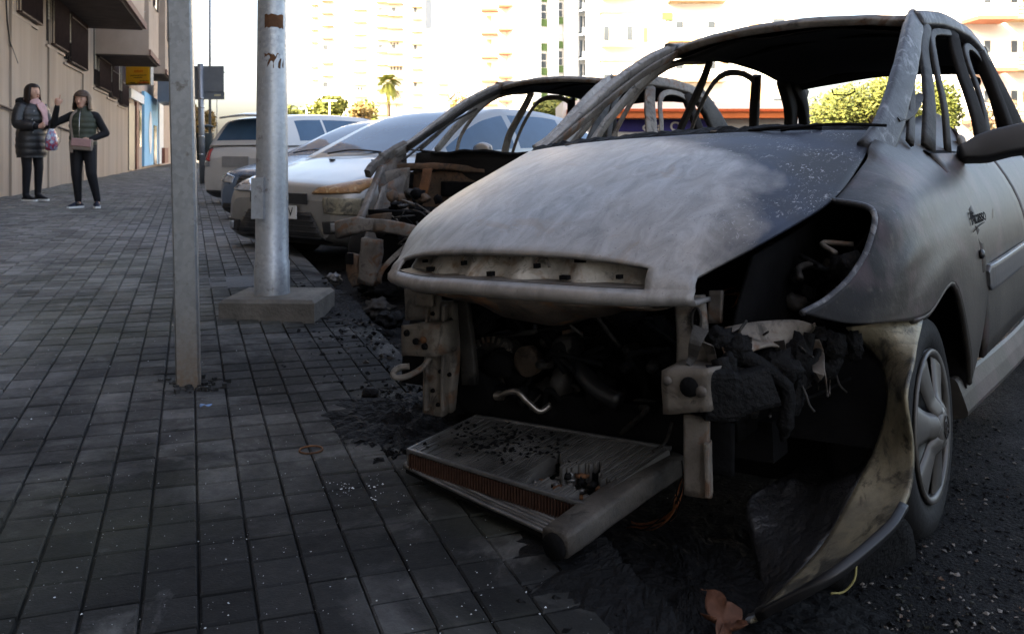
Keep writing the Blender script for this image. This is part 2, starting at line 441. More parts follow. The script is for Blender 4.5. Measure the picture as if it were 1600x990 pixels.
b = MB(); zb = CAMZ-(340-HOR)/FPX*Yp-zq; zt = CAMZ-(277-HOR)/FPX*Yp-zq
b.box((pxo-rb*.62, -rb*.86, (zb+zt)/2), (.062, .045, zt-zb), M_GALVB); b.box((pxo-rb*.62+.034, -rb*.86, (zb+zt)/2), (.004, .047, zt-zb+.008), M_GALV); o = b.build('junction_box', r)
md_ = o.modifiers.new('b', 'BEVEL'); md_.width = .004; md_.segments = 2
b = MB()
for yy, hgt in ((36, 20), (97, 22)):
    zc = CAMZ-(yy-HOR)/FPX*Yp-zq; rr = rt*1.035
    rows = [[Vector((pxo+math.sin(a)*(rr+random.uniform(0, .004)), -math.cos(a)*(rr+random.uniform(0, .004)), zc+dz*(hgt/FPX*Yp)*.5+random.uniform(-.006, .006))) for a in [(-.25+1.35*k/9) for k in range(10)]] for dz in (-1, -.3, .3, 1)]
    b.grid(rows, M_RUST, False)
o = b.build('strap', r); solid(o, .002); o['kind'] = 'stuff'
b = MB()
zc = CAMZ-(138-HOR)/FPX*Yp-zq
rows = [[Vector((pxo+math.sin(a)*(rt*1.03), -math.cos(a)*(rt*1.03), zc+dz*.05)) for a in (-.16+.05*dz, -.02, .10-.06*dz)] for dz in (-1, -.3, .4, 1)]
b.grid(rows, M_RUST, False); o = b.build('rust_patch', r); solid(o, .002)
b = MB(); b.tube([(pxo, 0, 8.0), (pxo+.5, -.1, 8.35), (pxo+1.4, -.3, 8.45)], .03, M_GALVB, 8); b.build('arm', r)
b = MB(); b.box((pxo+1.6, -.33, 8.42), (.6, .22, .1), M_GALV, None, .7); b.build('lamp_head', r)
# manhole cover
b = MB(); pp = pxz(358, 441, .25); zz = wz(pp.x, pp.y); pp = pxz(358, 441, zz)
b.lathe((0, 0, 0), (0, 0, 1), [(0, .006), (.24, .006), (.25, .003), (.27, .006), (.285, .002), (.29, -.01)], simple('cast_iron', (.045, .045, .047), .6, .5, .4, 25, .6, 120), 36)
o = b.build('manhole_cover', None, None, True); o.location = (pp.x, pp.y, zz); tag(o, 'round cast iron cover in the pavement beside the concrete foot', 'manhole cover')

# back of a traffic sign with litter bin further on
sp = pxz(317, 287, .37); zs = wz(sp.x, sp.y); sp = pxz(317, 287, zs); Ys = sp.y
M_SIGNB = simple('sign_back_grey', (.16, .175, .19), .6, .3, .2, 4)
r = empty('traffic_sign', (sp.x, sp.y, zs)); tag(r, 'grey back of a rectangular traffic sign on a thin post', 'traffic sign')
k = Ys/FPX
b = MB(); b.tube([(-.2*k, 0, 0), (-4*k, 0, (287-100)*k)], 4.6*k, M_GALV, 10); b.build('post', r)
b = MB(); b.box((1*k, .05, (287-124)*k), (62*k, .02, 42*k), M_SIGNB); o = b.build('sign_panel', r); o.modifiers.new('b', 'BEVEL').width = .01
b = MB(); b.box((1*k, .05, (287-149.5)*k), (63*k, .02, 12*k), M_SIGNB); b.build('supplementary_panel', r)
M_YEL = simple('faded_label', (.5, .45, .3), .7); b = MB(); b.box((22*k, .038, (287-149)*k), (10*k, .004, 3*k), M_YEL); b.build('sticker', r)
b = MB()
for y_ in (213, 241, 154, 168): b.lathe((-2*k, 0, (287-y_)*k), (0, 0, 1), [(5.0*k, -.8*k), (5.4*k, 0), (5.0*k, .8*k)], M_CHROME, 10)
b.build('clamp', r)
M_BIN = simple('bin_dark_green', (.018, .024, .024), .5, 0, .3, 5)
rb_ = empty('litter_bin', (sp.x-.02, sp.y+.22, zs)); tag(rb_, 'dark hanging litter bin with a domed lid behind the traffic sign', 'litter bin')
b = MB(); b.lathe((0, 0, 0), (0, 0, 1), [(0, 36*k), (11.5*k, 36*k), (13*k, 38*k), (13.5*k, 78*k), (13*k, 79*k), (12.6*k, 78*k)], M_BIN, 20); b.build('bucket', rb_, None, True)
b = MB(); b.lathe((0, 0, 0), (0, 0, 1), [(12*k, 88*k), (13.5*k, 88.5*k), (12*k, 91*k), (6*k, 93*k), (0, 93.5*k)], M_BIN, 20); b.build('lid', rb_, None, True)
b = MB(); b.tube([(-9*k, 0, 77*k), (-9*k, 0, 89*k)], .5*k, M_BIN, 6); b.tube([(9*k, 0, 77*k), (9*k, 0, 89*k)], .5*k, M_BIN, 6); b.tube([(0, 0, 0), (0, 0, 37*k)], 2*k, M_BIN, 8); b.build('bracket', rb_)

def thin_lamp(x, ybase, Y, label, wpx, head=True, ytop=-140):
    P = px(x, ybase, Y); k = Y/FPX
    r = empty('street_lamp', P); tag(r, label, 'street lamp')
    b = MB(); b.tube([(0, 0, 0), (0, 0, (ybase-ytop)*k)], [wpx*.55*k, wpx*.4*k], M_GALV, 8); b.build('shaft', r)
    if head:
        b = MB(); zt = (ybase-ytop)*k; b.tube([(0, 0, zt), (4*k, 0, zt+2*k)], .5*k, M_GALV, 6)
        b.box((8*k, 0, zt+1.8*k), (9*k, 3*k, 1.6*k), M_SIGNB); b.build('lamp_head', r)
thin_lamp(328, 268, 30, 'thin steel lamp post behind the sign, running out of the top', 4.0)
thin_lamp(339, 262, 46, 'very thin far lamp post with a small head beyond the sign', 1.6, True, 115)

# ================================================================== LEFT BUILDING
def stucco():
    t = NT('stained_stucco'); P = t.pos()
    n1 = t.noise(1.6, 6, .6, vec=P, stretch=(1, 1, .12)); n2 = t.noise(45, 4, .7, vec=P); n3 = t.noise(.5, 5, .6, vec=P)
    c = t.mix(t.ramp(n1, [(.3, 0), (.72, 1)]), (.41, .325, .25), (.25, .19, .145))
    c = t.mix(t.ramp(n3, [(.4, 0), (.7, .6)]), c, (.31, .265, .22))
    t.col(c); t.set(.92, 0, .2); t.bump(n2, .6, .012); return t.m
M_STUC = stucco()
M_STUC2 = simple('pink_beige_render', (.42, .335, .27), .9, 0, .2, 2, .3, 40)
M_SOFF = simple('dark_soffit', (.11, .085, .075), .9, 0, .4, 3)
M_GRILLE = simple('brown_painted_iron', (.075, .048, .042), .55, .1, .3, 6)
M_SHUT = simple('roller_shutter', (.46, .42, .34), .7, 0, .2, 4)
M_DKWIN = simple('dark_window', (.02, .022, .026), .15, 0, .2, 3, spec=.6)
WD = Vector((-.31, 1, 0)).normalized(); WN = Vector((WD.y, -WD.x, 0))
def wp(Y, z, off=0):
    return Vector((wall_x(Y), Y, z))+WN*off
def wallY(x): return 3.45/((800-x)/FPX-.31)
bld = empty('apartment_block', (wall_x(13), 13, 0)); tag(bld, 'long beige rendered apartment block with barred windows along the sidewalk', 'building')
def kid(b, name, parent=None, fix=True):
    o = b.build(name, None, None, fix); o.parent = parent or bld
    if parent is None: o.matrix_parent_inverse = Matrix.Translation(-bld.location)
    return o
bld.location = (wall_x(13), 13, 0)
def wbox(b, Ya, Yb, za, zb, o0, o1, m):
    lo = [wp(Ya, za, o0), wp(Ya, za, o1), wp(Yb, za, o1), wp(Yb, za, o0)]
    hi = [p+Vector((0, 0, zb-za)) for p in lo]; b.hexa(lo, hi, m)
b = MB(); wbox(b, -32, 33.2, -.4, 23, -11, 0, M_STUC); kid(b, 'wall')
b = MB(); wbox(b, 33.2, 60, -.4, 23, -11, -.05, M_STUC2); kid(b, 'wall')
# pilaster bands and the conduit low on the wall
for Ya, Yb in ((14.0, 15.4), (16.9, 17.7), (20.8, 21.3)):
    b = MB(); wbox(b, Ya, Yb, -.3, 3.9 if Ya < 16 else 6, 0, .035, M_STUC); kid(b, 'pilaster')
b = MB(); b.tube([wp(10, 1.82, .03), wp(13.4, 1.69, .045), wp(16, 1.56, .045), wp(19.2, 1.44, .03)], .02, M_GRILLE, 6); kid(b, 'conduit')
b = MB(); b.tube([wp(13.5, 4.2, .03), wp(13.75, 3.0, .03), wp(13.9, 2.7, .03), wp(14.4, 2.42, .03)], .014, M_BLACK, 6); kid(b, 'cable')
def wgrille(Ya, Yb, za, zb, shutter=True, slope=-.06):
    w = MB(); wbox(w, Ya-.22, Yb, za+.05, zb, .004, .02, M_DKWIN); wo = kid(w, 'window')
    if shutter:
        w = MB(); n = 22
        for k in range(n):
            z = za+.45+(zb-za-.45)*k/n; wbox(w, Ya-.20, Yb-.05, z, z+(zb-za-.45)/n*.8, .02, .035, M_SHUT)
        o = kid(w, 'shutter', wo)
    g_ = MB()
    wbox(g_, Ya, Yb, za, za+.03, .02, .12, M_GRILLE); wbox(g_, Ya, Yb, zb-.03, zb, .02, .12, M_GRILLE)
    wbox(g_, Ya, Yb, (za+zb)/2-.015, (za+zb)/2+.015, .10, .13, M_GRILLE)
    n = int((Yb-Ya)/.075)
    for k in range(n+1):
        Y = Ya+(Yb-Ya)*k/n; g_.tube([wp(Y, za, .115), wp(Y, zb, .115)], .011, M_GRILLE, 4)
    for d in (.03, .07):
        for Y in (Ya, Yb): g_.tube([wp(Y, za, d), wp(Y, zb, d)], .011, M_GRILLE, 4)
    kid(g_, 'window_grille', wo)
    s_ = MB(); wbox(s_, Ya-.3, Yb+.08, za-.07, za-.02, .0, .04, M_STUC2); kid(s_, 'sill', wo)
wgrille(wallY(22), wallY(60)-.25, 3.22, 5.2)
wgrille(wallY(80)-.25, wallY(101)-.25, 3.02, 4.9)
wgrille(wallY(106)-.25, wallY(132)-.3, 2.86, 4.75)
wgrille(wallY(151)-.3, wallY(169)-.3, 2.62, 4.15)
wgrille(wallY(171)-.3, wallY(181)-.3, 2.52, 4.0)
wgrille(wallY(187)-.3, wallY(197)-.3, 2.42, 3.8)
# upper storeys out of the frame: plain windows
for fl in range(4):
    for Y in range(-28, 32, 4):
        if Y < 9:
            w = MB(); wbox(w, Y, Y+1.4, 6.6+fl*3.6, 8.2+fl*3.6, .004, .02, M_DKWIN); kid(w, 'window')
for Y in range(-28, 8, 5):
    w = MB(); wbox(w, Y, Y+1.6, 2.9, 4.6, .004, .02, M_DKWIN); kid(w, 'window')
# projecting balconies / bays
def bay(Ya, Yb, za, zb, prot, wins):
    b = MB(); wbox(b, Ya, Yb, za, zb, .0, prot, M_STUC2); o = kid(b, 'bay')
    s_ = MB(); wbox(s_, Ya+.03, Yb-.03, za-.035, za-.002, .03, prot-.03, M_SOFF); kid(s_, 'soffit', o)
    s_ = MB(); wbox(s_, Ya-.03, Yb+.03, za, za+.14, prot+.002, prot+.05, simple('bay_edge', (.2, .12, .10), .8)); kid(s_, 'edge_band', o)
    for (a, c, z1, z2) in wins:
        s_ = MB(); wbox(s_, a, c, z1, z2, prot+.004, prot+.03, M_DKWIN); wo = kid(s_, 'window', o)
        s_ = MB(); wbox(s_, a-.12, a, z1, z2, prot+.004, prot+.06, M_GRILLE); wbox(s_, c, c+.12, z1, z2, prot+.004, prot+.06, M_GRILLE); kid(s_, 'frame', wo)
    return o
bay(12.5, 21.4, 3.95, 5.0, 1.28, [])
b = MB(); wbox(b, 12.5, 21.4, 6.9, 7.9, 0, 1.28, M_STUC2); kid(b, 'bay')
bay(22.6, 25.6, 3.45, 11, 1.28, [(23.9, 24.9, 4.9, 7.0)])
bay(28.2, 31.0, 3.45, 11, 1.28, [(29.2, 30.2, 4.6, 7.0)])
b = MB(); b.tube([wp(21.0, 4.45, .05), wp(21.5, 3.95, .4), wp(21.4, 4.05, .9), wp(21.2, 4.35, 1.32)], .012, simple('pale_cable', (.5, .47, .42), .7), 5); kid(b, 'cable')
# shops at the far end
M_DOORB = simple('dark_brown_door', (.04, .03, .028), .4, 0, .3, 6); M_REDB = simple('red_brown_trim', (.20, .075, .05), .6)
M_LBLUE = simple('light_blue_paint', (.20, .47, .70), .7, 0, .12, 3); M_WHITE = simple('white_paint', (.70, .70, .68), .7, 0, .08, 3)
def shop(name, x0, x1, z0, z1, off, m, sub=None):
    b = MB(); wbox(b, wallY(x0), wallY(x1), z0, z1, 0, off, m); return kid(b, name, sub)
d_ = shop('door', 200, 210, .36, 2.6, .03, M_DOORB); shop('door_frame', 210, 213.5, .36, 2.75, .08, M_REDB)
shop('panel', 214, 220, .40, 2.7, .04, M_STUC2); shop('window', 215.5, 218.5, 1.15, 2.5, .06, M_DKWIN)
shop('fascia', 200, 221, 2.78, 3.1, .10, M_WHITE)
lb = shop('shopfront', 221.5, 243, .42, 3.3, .10, M_LBLUE)
b = MB(); Yo = wallY(230.5); rows = [[wp(Yo+math.cos(a)*r_*.75, 1.75+math.sin(a)*r_*.95, .12) for a in [k*math.pi/12 for k in range(24)]] for r_ in (.01, .92)]
b.grid(rows, M_WHITE, False, close=True); kid(b, 'oval_sign', lb); shop('door', 236, 240.5, .42, 2.1, .13, M_DKWIN)
shop('white_front', 243.2, 250, .42, 3.2, .16, M_WHITE); shop('brick_base', 247, 253, .42, 1.15, .3, M_REDB)
b = MB(); wbox(b, wallY(232), wallY(243), 3.05, 4.3, .35, 1.5, simple('grey_blue_signbox', (.10, .125, .155), .45, 0, .2, 3)); sb = kid(b, 'sign_box')
b = MB(); wbox(b, wallY(233), wallY(242), 3.25, 4.1, 1.503, 1.52, simple('sign_face', (.30, .40, .52), .4, 0, .4, 2)); kid(b, 'sign_face', sb)
# yellow projecting sign
ys = empty('shop_sign'); Yg = 26.6; ys.location = wp(Yg, 0); tag(ys, 'yellow projecting shop sign with dark lettering and red strip', 'sign')
c0 = px(197.5, 132.5, Yg); c1 = px(234, 103.5, Yg-.25)
ax = Vector((c1.x-c0.x, -.25, 0)); Wd = ax.length; ax.normalize(); Hh = c1.z-c0.z
def sbox(name, a0, a1, b0, b1, dep, m, parent=None, f=0):
    b = MB(); n_ = Vector((ax.y, -ax.x, 0)); o_ = Vector((c0.x, Yg, c0.z))
    P = lambda a, z, d: o_+ax*(a*Wd)+Vector((0, 0, z*Hh))+n_*d
    b.hexa([P(a0, b0, f), P(a1, b0, f), P(a1, b0, f-dep), P(a0, b0, f-dep)], [P(a0, b1, f), P(a1, b1, f), P(a1, b1, f-dep), P(a0, b1, f-dep)], m)
    o = b.build(name, None, None, True); o.parent = ys; o.matrix_parent_inverse = Matrix.Translation(-ys.location); return o
M_SY = simple('sign_yellow', (.82, .46, .02), .45, 0, .15, 2); M_SO = simple('sign_orange_print', (.72, .22, .01), .5); M_SK = simple('sign_dark_print', (.05, .03, .02), .5); M_SR = simple('sign_red_print', (.65, .04, .03), .5)
sbox('frame', -.03, 1.04, -.04, 1.03, .12, M_GALV); sbox('panel', 0, 1, 0, 1, .02, M_SY, None, .022)
for (a0, a1, b0, b1, m) in ((.36, .74, .66, .80, M_SO), (.20, .9, .47, .53, M_SK), (.34, .72, .35, .41, M_SK), (0, 1, 0, .06, M_SK), (.5, 1, .07, .14, M_SR), (.6, 1, .16, .22, M_SK), (.12, .4, .07, .13, M_SK)):
    n = max(3, int((a1-a0)*16))
    for k in range(n):
        u0 = a0+(a1-a0)*k/n; sbox('lettering', u0, u0+(a1-a0)/n*(.72 if b1 < .9 and b0 > .1 and m is not M_SR else 1.0), b0+random.uniform(0, .015), b1-random.uniform(0, .02), .004, m, None, .027)

# ================================================================== BACKGROUND
M_CREAM = simple('cream_facade', (.70, .67, .61), .85, 0, .06, .3); M_WFAC = simple('white_facade', (.76, .75, .72), .85, 0, .05, .3)
M_TAN = simple('tan_soffit', (.40, .28, .17), .9, 0, .15, 1); M_GRN = simple('green_spandrel', (.10, .17, .06), .7, 0, .2, 1)
M_BLG = simple('shaded_blue_grey_column', (.34, .38, .43), .8, 0, .08, .4); M_RSOF = simple('terracotta_soffit', (.40, .17, .10), .85)  # column colour has the facade's bluish shade painted in
M_WIN = simple('far_window', (.06, .075, .09), .2, 0, .4, .3, spec=.6)
class Far:
    "a far block standing on the ground; local front plane y=0, x in metres from its left photo edge"
    def __init__(s, name, x0, x1, Y, ztop, dep, mat, label, rot=0):
        s.k = Y/FPX; s.Y = Y; s.x0 = x0; s.root = empty(name, (px(x0, 0, Y).x, Y, -.3), rot); tag(s.root, label, 'building')
        s.cs = math.cos(rot); b = MB(); w = (x1-x0)*s.k/max(.3, s.cs); s.w = w
        b.box((w/2, dep/2, (ztop+.3)/2), (w, dep, ztop+.3), mat); b.build('wall', s.root)
    def X(s, x): return (x-s.x0)*s.k/max(.3, s.cs)
    def Z(s, y): return CAMZ-(y-HOR)*s.k+.3
    def box(s, name, x0, x1, y0, y1, o0, o1, m, parent=None):
        b = MB(); b.box(((s.X(x0)+s.X(x1))/2, -(o0+o1)/2, (s.Z(y0)+s.Z(y1))/2), (s.X(x1)-s.X(x0), o1-o0, abs(s.Z(y0)-s.Z(y1))), m)
        return b.build(name, parent or s.root)
    def balcony(s, x0, x1, yu, m_under, prot=1.4, h=1.0, par=M_WFAC):
        fl = s.box('balcony', x0, x1, yu, yu-.25/s.k, .0, prot, m_under)
        s.box('parapet', x0, x1, yu-.26/s.k, yu-h/s.k, prot-.12, prot, par, fl)
T = Far('tower_block', 476, 664, 218, 62, 18, M_CREAM, 'tall cream apartment tower far off with stacked tan balconies')
for n in range(-14, 10):
    yb = 4+19.4*n
    if n in (3, 6): pass
    else:
        T.balcony(486, 497, yb+25, M_TAN, 1.4); T.balcony(503, 521, yb+19, M_TAN, 1.8)
    T.balcony(552, 573, yb+13 if n < 6 else yb+13, M_TAN, 1.3); T.balcony(588, 607, yb+21, M_TAN, 1.6); T.balcony(608, 630, yb+23, M_TAN, 1.8); T.balcony(643, 660, yb+28, M_TAN, 1.3)
    for x0, x1 in ((505, 512), (590, 597), (612, 618), (646, 651)): T.box('window', x0, x1, yb+16, yb+8, .0, .05, M_CREAM if n % 3 else M_WIN)
for i in range(4): T.box('window', 610+i*5, 613+i*5, 110, 104, .05, .12, M_WIN)
for i in range(3): T.box('window', 610+i*5, 612.5+i*5, 70, 67, .05, .12, M_WIN); T.box('window', 554+i*5, 556+i*5, 142, 137, .05, .12, M_WIN)
Wb = Far('white_block', 664, 758, 190, 26.5, 16, M_WFAC, 'white block with few openings between tower and balconied building')
for y_ in (104, 60, 20): Wb.box('window', 704, 709, y_+8, y_, .0, .06, M_CREAM)
for y_ in (131, 146): Wb.box('window', 680, 683, y_+3, y_, 0, .06, M_WIN); Wb.balcony(684, 700, y_+2, M_TAN, 1)
Bb = Far('balcony_block', 750, 832, 116, 33, 14, M_WFAC, 'white apartment building with terracotta-lined recessed balconies')
for n in range(-6, 4):
    yb = 50+36.6*n
    Bb.balcony(752, 778, yb+6, M_RSOF, 1.6); Bb.balcony(779, 810, yb, M_RSOF, 1.9)
    Bb.box('window', 760, 768, yb+28, yb+12, .0, .06, M_TAN); Bb.box('window', 797, 806, yb+24, yb+6, .0, .06, M_TAN); Bb.box('panel', 818, 825, yb+32, yb+20, .02, .08, M_GRN)
    Bb.box('window', 820, 824, yb+16, yb+2, .0, .06, M_WIN)
Sb = Far('striped_block', 826, 938, 110, 36, 14, M_WFAC, 'apartment building with blue-grey vertical columns and green panels', R(24))
for x0, x1 in ((829, 842), (855, 870), (881, 902)): Sb.box('column', x0, x1, 232, -240, .1, .7, M_BLG)
for n in range(-6, 5):
    yb = 28+38.4*n
    for x0, x1, dy in ((843, 854, 0), (871, 880, -5)):
        Sb.box('panel', x0, x1, yb+12+dy, yb+1+dy, .02, .2, M_GRN); w_ = Sb.box('window', x0+.5, x1-.5, yb+dy, yb-22+dy, .0, .06, M_WIN if (n+x0) % 2 else M_WFAC)
        Sb.box('frame', x0, x1, yb-10+dy, yb-11+dy, .06, .12, M_WFAC, w_)
    Sb.balcony(904, 934, yb+25, M_BLG, 1.5, 1.0, M_BLG); Sb.box('window', 907, 931, yb+20, yb-8, .0, .06, M_WIN)
    for x_ in (907, 913, 919, 925): Sb.box('mullion', x_, x_+1, yb+18, yb-8, .06, .14, M_WFAC)
Gb = Far('glazed_bay_block', 934, 1044, 84, 26, 14, M_CREAM, 'cream building with a glazed corner bay above the burnt roof')
for n in range(-4, 3):
    yb = 66+74*n
    f_ = Gb.box('bay', 938, 1000, yb+8, yb-42, .0, 1.3, M_WFAC)
    for k_ in range(5): Gb.box('window', 941+k_*12, 949+k_*12, yb, yb-22, 1.3, 1.36, M_WIN if k_ in (0, 3) else M_TAN, f_)
    for k_ in range(5): Gb.box('window', 941+k_*12, 950+k_*12, yb-27, yb-35, 1.3, 1.36, M_TAN, f_)
    Gb.box('roof_edge', 936, 1003, yb-42, yb-44, .0, 1.5, M_TAN, f_); Gb.box('window', 1006, 1012, yb, yb-22, 0, .06, M_TAN)
Rb = Far('terrace_block', 1040, 1246, 78, 30, 14, M_WFAC, 'white building with balcony rails and windows behind the roof')
for n in range(-3, 3):
    yb = 44+62*n
    Rb.balcony(1042, 1130, yb+24, M_TAN, 1.5, 1.1); 
    for y_ in (6, 12, 18): Rb.box('rail', 1043, 1130, yb+y_+1, yb+y_, 1.45, 1.5, M_WFAC)
    for x_ in (1056, 1071, 1089, 1106, 1126): Rb.box('window', x_, x_+11, yb+8, yb-10, 0, .06, M_WIN if x_ in (1106, 1056) else M_TAN)
    Rb.box('window', 1170, 1190, yb, yb-38, 0, .06, M_TAN); wv = Rb.box('window', 1206, 1226, yb-3, yb-36, 0, .06, M_SHUT); Rb.box('pane', 1208, 1225, yb-4, yb-14, .06, .1, M_WIN, wv)
    Rb.box('panel', 1034, 1050, yb-12, yb-24, .02, .2, M_GRN)
Eb = Far('corner_block', 1500, 1760, 62, 28, 14, M_WFAC, 'white apartment building with terraces at the right edge')
for n in range(-3, 3):
    yb = 40+78*n
    Eb.balcony(1502, 1560, yb-2, M_RSOF, 2.4, 1.0); Eb.balcony(1570, 1700, yb-5, M_TAN, 1.4, 1.0)
    for x_ in (1538, 1580, 1598, 1630, 1660): Eb.box('window', x_, x_+9, yb+42, yb+24, 0, .06, M_WIN if x_ != 1598 else M_TAN)
    for y_ in (-26, -21, -15): Eb.box('rail', 1570, 1700, yb+y_+1, yb+y_-1, 1.4, 1.5, M_TAN)
# low shop across the road with red canopy and blue sign
k30 = 34/FPX
S = Far('corner_shop', 880, 1262, 34, 2.9, 6, M_WFAC, 'low white shop across the road with orange canopy and blue sign')
S.box('canopy', 885, 1240, 186, 172, .0, 1.1, simple('orange_canopy', (.50, .13, .04), .7, 0, .2, 2)); S.box('fascia', 885, 1240, 176.5, 172.5, 1.1, 1.16, simple('red_fascia', (.55, .10, .03), .6))
sg = S.box('sign_board', 960, 1130, 206, 187, .0, .12, simple('deep_blue_sign', (.03, .025, .20), .5)); S.box('lower_wall', 885, 1240, 232, 207, .0, .06, M_CREAM)
tc = bpy.data.curves.new('lettering', 'FONT'); tc.body = 'oria  C'; tc.size = .48; tc.extrude = .008; tc.offset = .012
to = bpy.data.objects.new('tmp', tc); COL.objects.link(to)
dg = bpy.context.evaluated_depsgraph_get(); tm = bpy.data.meshes.new_from_object(to.evaluated_get(dg)); bpy.data.objects.remove(to)
tm.materials.clear(); tm.materials.append(M_WHITE); lt = link('lettering', tm, S.root); lt.rotation_euler = (R(90), 0, 0); lt.location = (S.X(1003), -.135, S.Z(204.5))
hd_ = Far('hoarding', 1258, 1345, 44, 3.2, .3, simple('dark_grey_boards', (.10, .10, .105), .7, 0, .2, 2), 'dark grey boarded screen wall beside the sunlit tree')
hd_.root['category'] = 'hoarding'
for x_ in (1276, 1294, 1312, 1330): hd_.box('post', x_, x_+1.2, 232, 158, 0, .08, M_SIGNB)
for y_ in (176, 196): hd_.box('rail', 1258, 1345, y_+1, y_, 0, .05, M_SIGNB)

# ---- trees
def leafmat(name, c1, c2):
    t = NT(name); oi = t.n('NewGeometry'); n_ = t.noise(.9, 3); wn = t.n('TexWhiteNoise'); t.L(oi.outputs['Random Per Island'], wn.inputs['Vector'])
    t.col(t.mix(oi.outputs['Random Per Island'], c1, c2)); t.set(.6, 0, .3)
    t.p.inputs['Transmission Weight'].default_value = 0; return t.m
M_BARK = simple('bark', (.11, .085, .06), .9, 0, .4, 8, .6, 30)
M_LF1 = leafmat('leaf_olive', (.16, .17, .035), (.07, .095, .022)); M_LF2 = leafmat('leaf_yellow_green', (.20, .20, .045), (.09, .12, .03)); M_LF3 = leafmat('leaf_blossom', (.32, .22, .15), (.12, .11, .05)); M_LF4 = leafmat('leaf_dry', (.30, .19, .07), (.16, .12, .04))
def tree(name, x, yb, yt, wpx_, Y, m, label, n=1500, leaf=.2, trunk_y=None, seed=1, ball=False, group=None):
    rnd = random.Random(seed); k = Y/FPX
    base = px(x, 0, Y); gz = road_z(base.x, base.y)-.1
    r = empty(name, (base.x, Y, gz)); tag(r, label, 'tree', group)
    zt = CAMZ-(yt-HOR)*k-gz; zb = CAMZ-(yb-HOR)*k-gz; rx = wpx_*k/2; rz = (zt-zb)/2; cz = (zt+zb)/2
    b = MB(); b.tube([(0, 0, 0), (.02*rx, 0, cz*.5), (0, .03*rx, cz)], [max(.07, rx*.07), max(.05, rx*.055), rx*.03], M_BARK, 8)
    clumps = []
    for i in range(14 if not ball else 5):
        d = Vector((rnd.gauss(0, 1), rnd.gauss(0, 1), rnd.gauss(0, 1))).normalized(); q = Vector((d.x*rx*.66, d.y*rx*.66, cz+d.z*rz*.66)); clumps.append((q, rnd.uniform(.32, .5)))
        if not ball: b.tube([(0, 0, cz*.55+rnd.random()*cz*.2), Vector((q.x*.5, q.y*.5, (q.z+cz*.7)/2)), q], [rx*.03, rx*.018, rx*.008], M_BARK, 5)
    b.build('trunk', r)
    c = MB(); vs, fs = [], []
    for i in range(n):
        q, rr = rnd.choice(clumps); d = Vector((rnd.gauss(0, 1), rnd.gauss(0, 1), rnd.gauss(0, 1))).normalized()*(rnd.random()**.45)*rr
        if ball: p = Vector((d.x*rx*2.0, d.y*rx*2.0, cz+d.z*rz*2.0))
        else: p = q+Vector((d.x*rx, d.y*rx, d.z*rz))
        a = Vector((rnd.gauss(0, 1), rnd.gauss(0, 1), rnd.gauss(0, .6))).normalized(); e = a.orthogonal().normalized(); l = leaf*rnd.uniform(.6, 1.3)
        o_ = len(vs); vs += [p-a*l*.5, p+e*l*.25, p+a*l*.5, p-e*l*.25]; fs.append((o_, o_+1, o_+2, o_+3))
    c.add(vs, fs, m); c.build('crown', r)
    return r
tree('tree', 458, 215, 148, 100, 95, M_LF1, 'olive-green tree beside the tower foot, left of the round tree', 4200, .55, seed=2)
tree('tree', 535, 222, 145, 120, 90, M_LF2, 'rounded yellow-green tree behind the white car roof', 5200, .5, seed=3)
tree('tree', 566, 196, 160, 42, 80, M_LF4, 'thin dry tree beside the rounded green tree', 900, .4, seed=4)
tree('tree', 1365, 245, 108, 185, 42, M_LF2, 'bushy sunlit tree seen through the burnt windscreen opening', 15000, .2, seed=5)
tree('tree', 1470, 240, 120, 70, 40, M_LF1, 'narrow olive tree behind the near windscreen pillar', 4000, .2, seed=6)
tree('tree', 1560, 232, 150, 90, 38, M_LF3, 'pinkish blossoming shrub seen through the front door window', 4000, .16, seed=7)
tree('tree', 872, 200, 148, 90, 60, M_LF2, 'yellowish tree seen through the second burnt car', 3000, .32, seed=8)
tree('tree', 312, 218, 160, 46, 60, M_LF4, 'autumn-brown tree behind the traffic sign', 1500, .35, seed=9)
tree('tree', 720, 190, 140, 44, 120, M_LF4, 'bare twiggy tree in front of the white block', 500, .5, seed=12)
tree('topiary_tree', 361, 212, 197, 15, 33, M_LF2, 'small ball-clipped tree beyond the parked cars', 700, .07, seed=10, ball=True)
# palm
Yp_ = 100; kp = Yp_/FPX; bp = px(606, 0, Yp_)
r = empty('palm_tree', (bp.x, Yp_, -.2)); tag(r, 'tall palm tree standing before the cream tower', 'tree')
zc = CAMZ-(128-HOR)*kp+.2; b = MB(); b.tube([(0, 0, 0), (.1, 0, zc*.5), (0, 0, zc)], [.3, .24, .2], M_BARK, 8); b.build('trunk', r)
b = MB(); rnd = random.Random(4)
for i in range(120):
    a = rnd.uniform(0, 6.28); el = rnd.uniform(-1.0, 1.35); L_ = rnd.uniform(1.2, 1.9)
    d = Vector((math.cos(a)*math.cos(el), math.sin(a)*math.cos(el), math.sin(el))); pts = [Vector((0, 0, zc))+d*(L_*t)+Vector((0, 0, -.55*t*t*L_)) for t in (0, .33, .66, 1)]
    for t in range(9):
        f = .3+t*.085; p = crom(pts, f*3-.001); tg = d
        for sgn in (-1, 1):
            sd_ = tg.cross(Vector((0, 0, 1))).normalized()*sgn
            b.add([p, p+(sd_*.32+tg*.22+Vector((0, 0, -.12))), p+(sd_*.28+tg*.30+Vector((0, 0, -.14))), p+tg*.06], [(0, 1, 2, 3)], M_LF2)
b.build('crown', r)
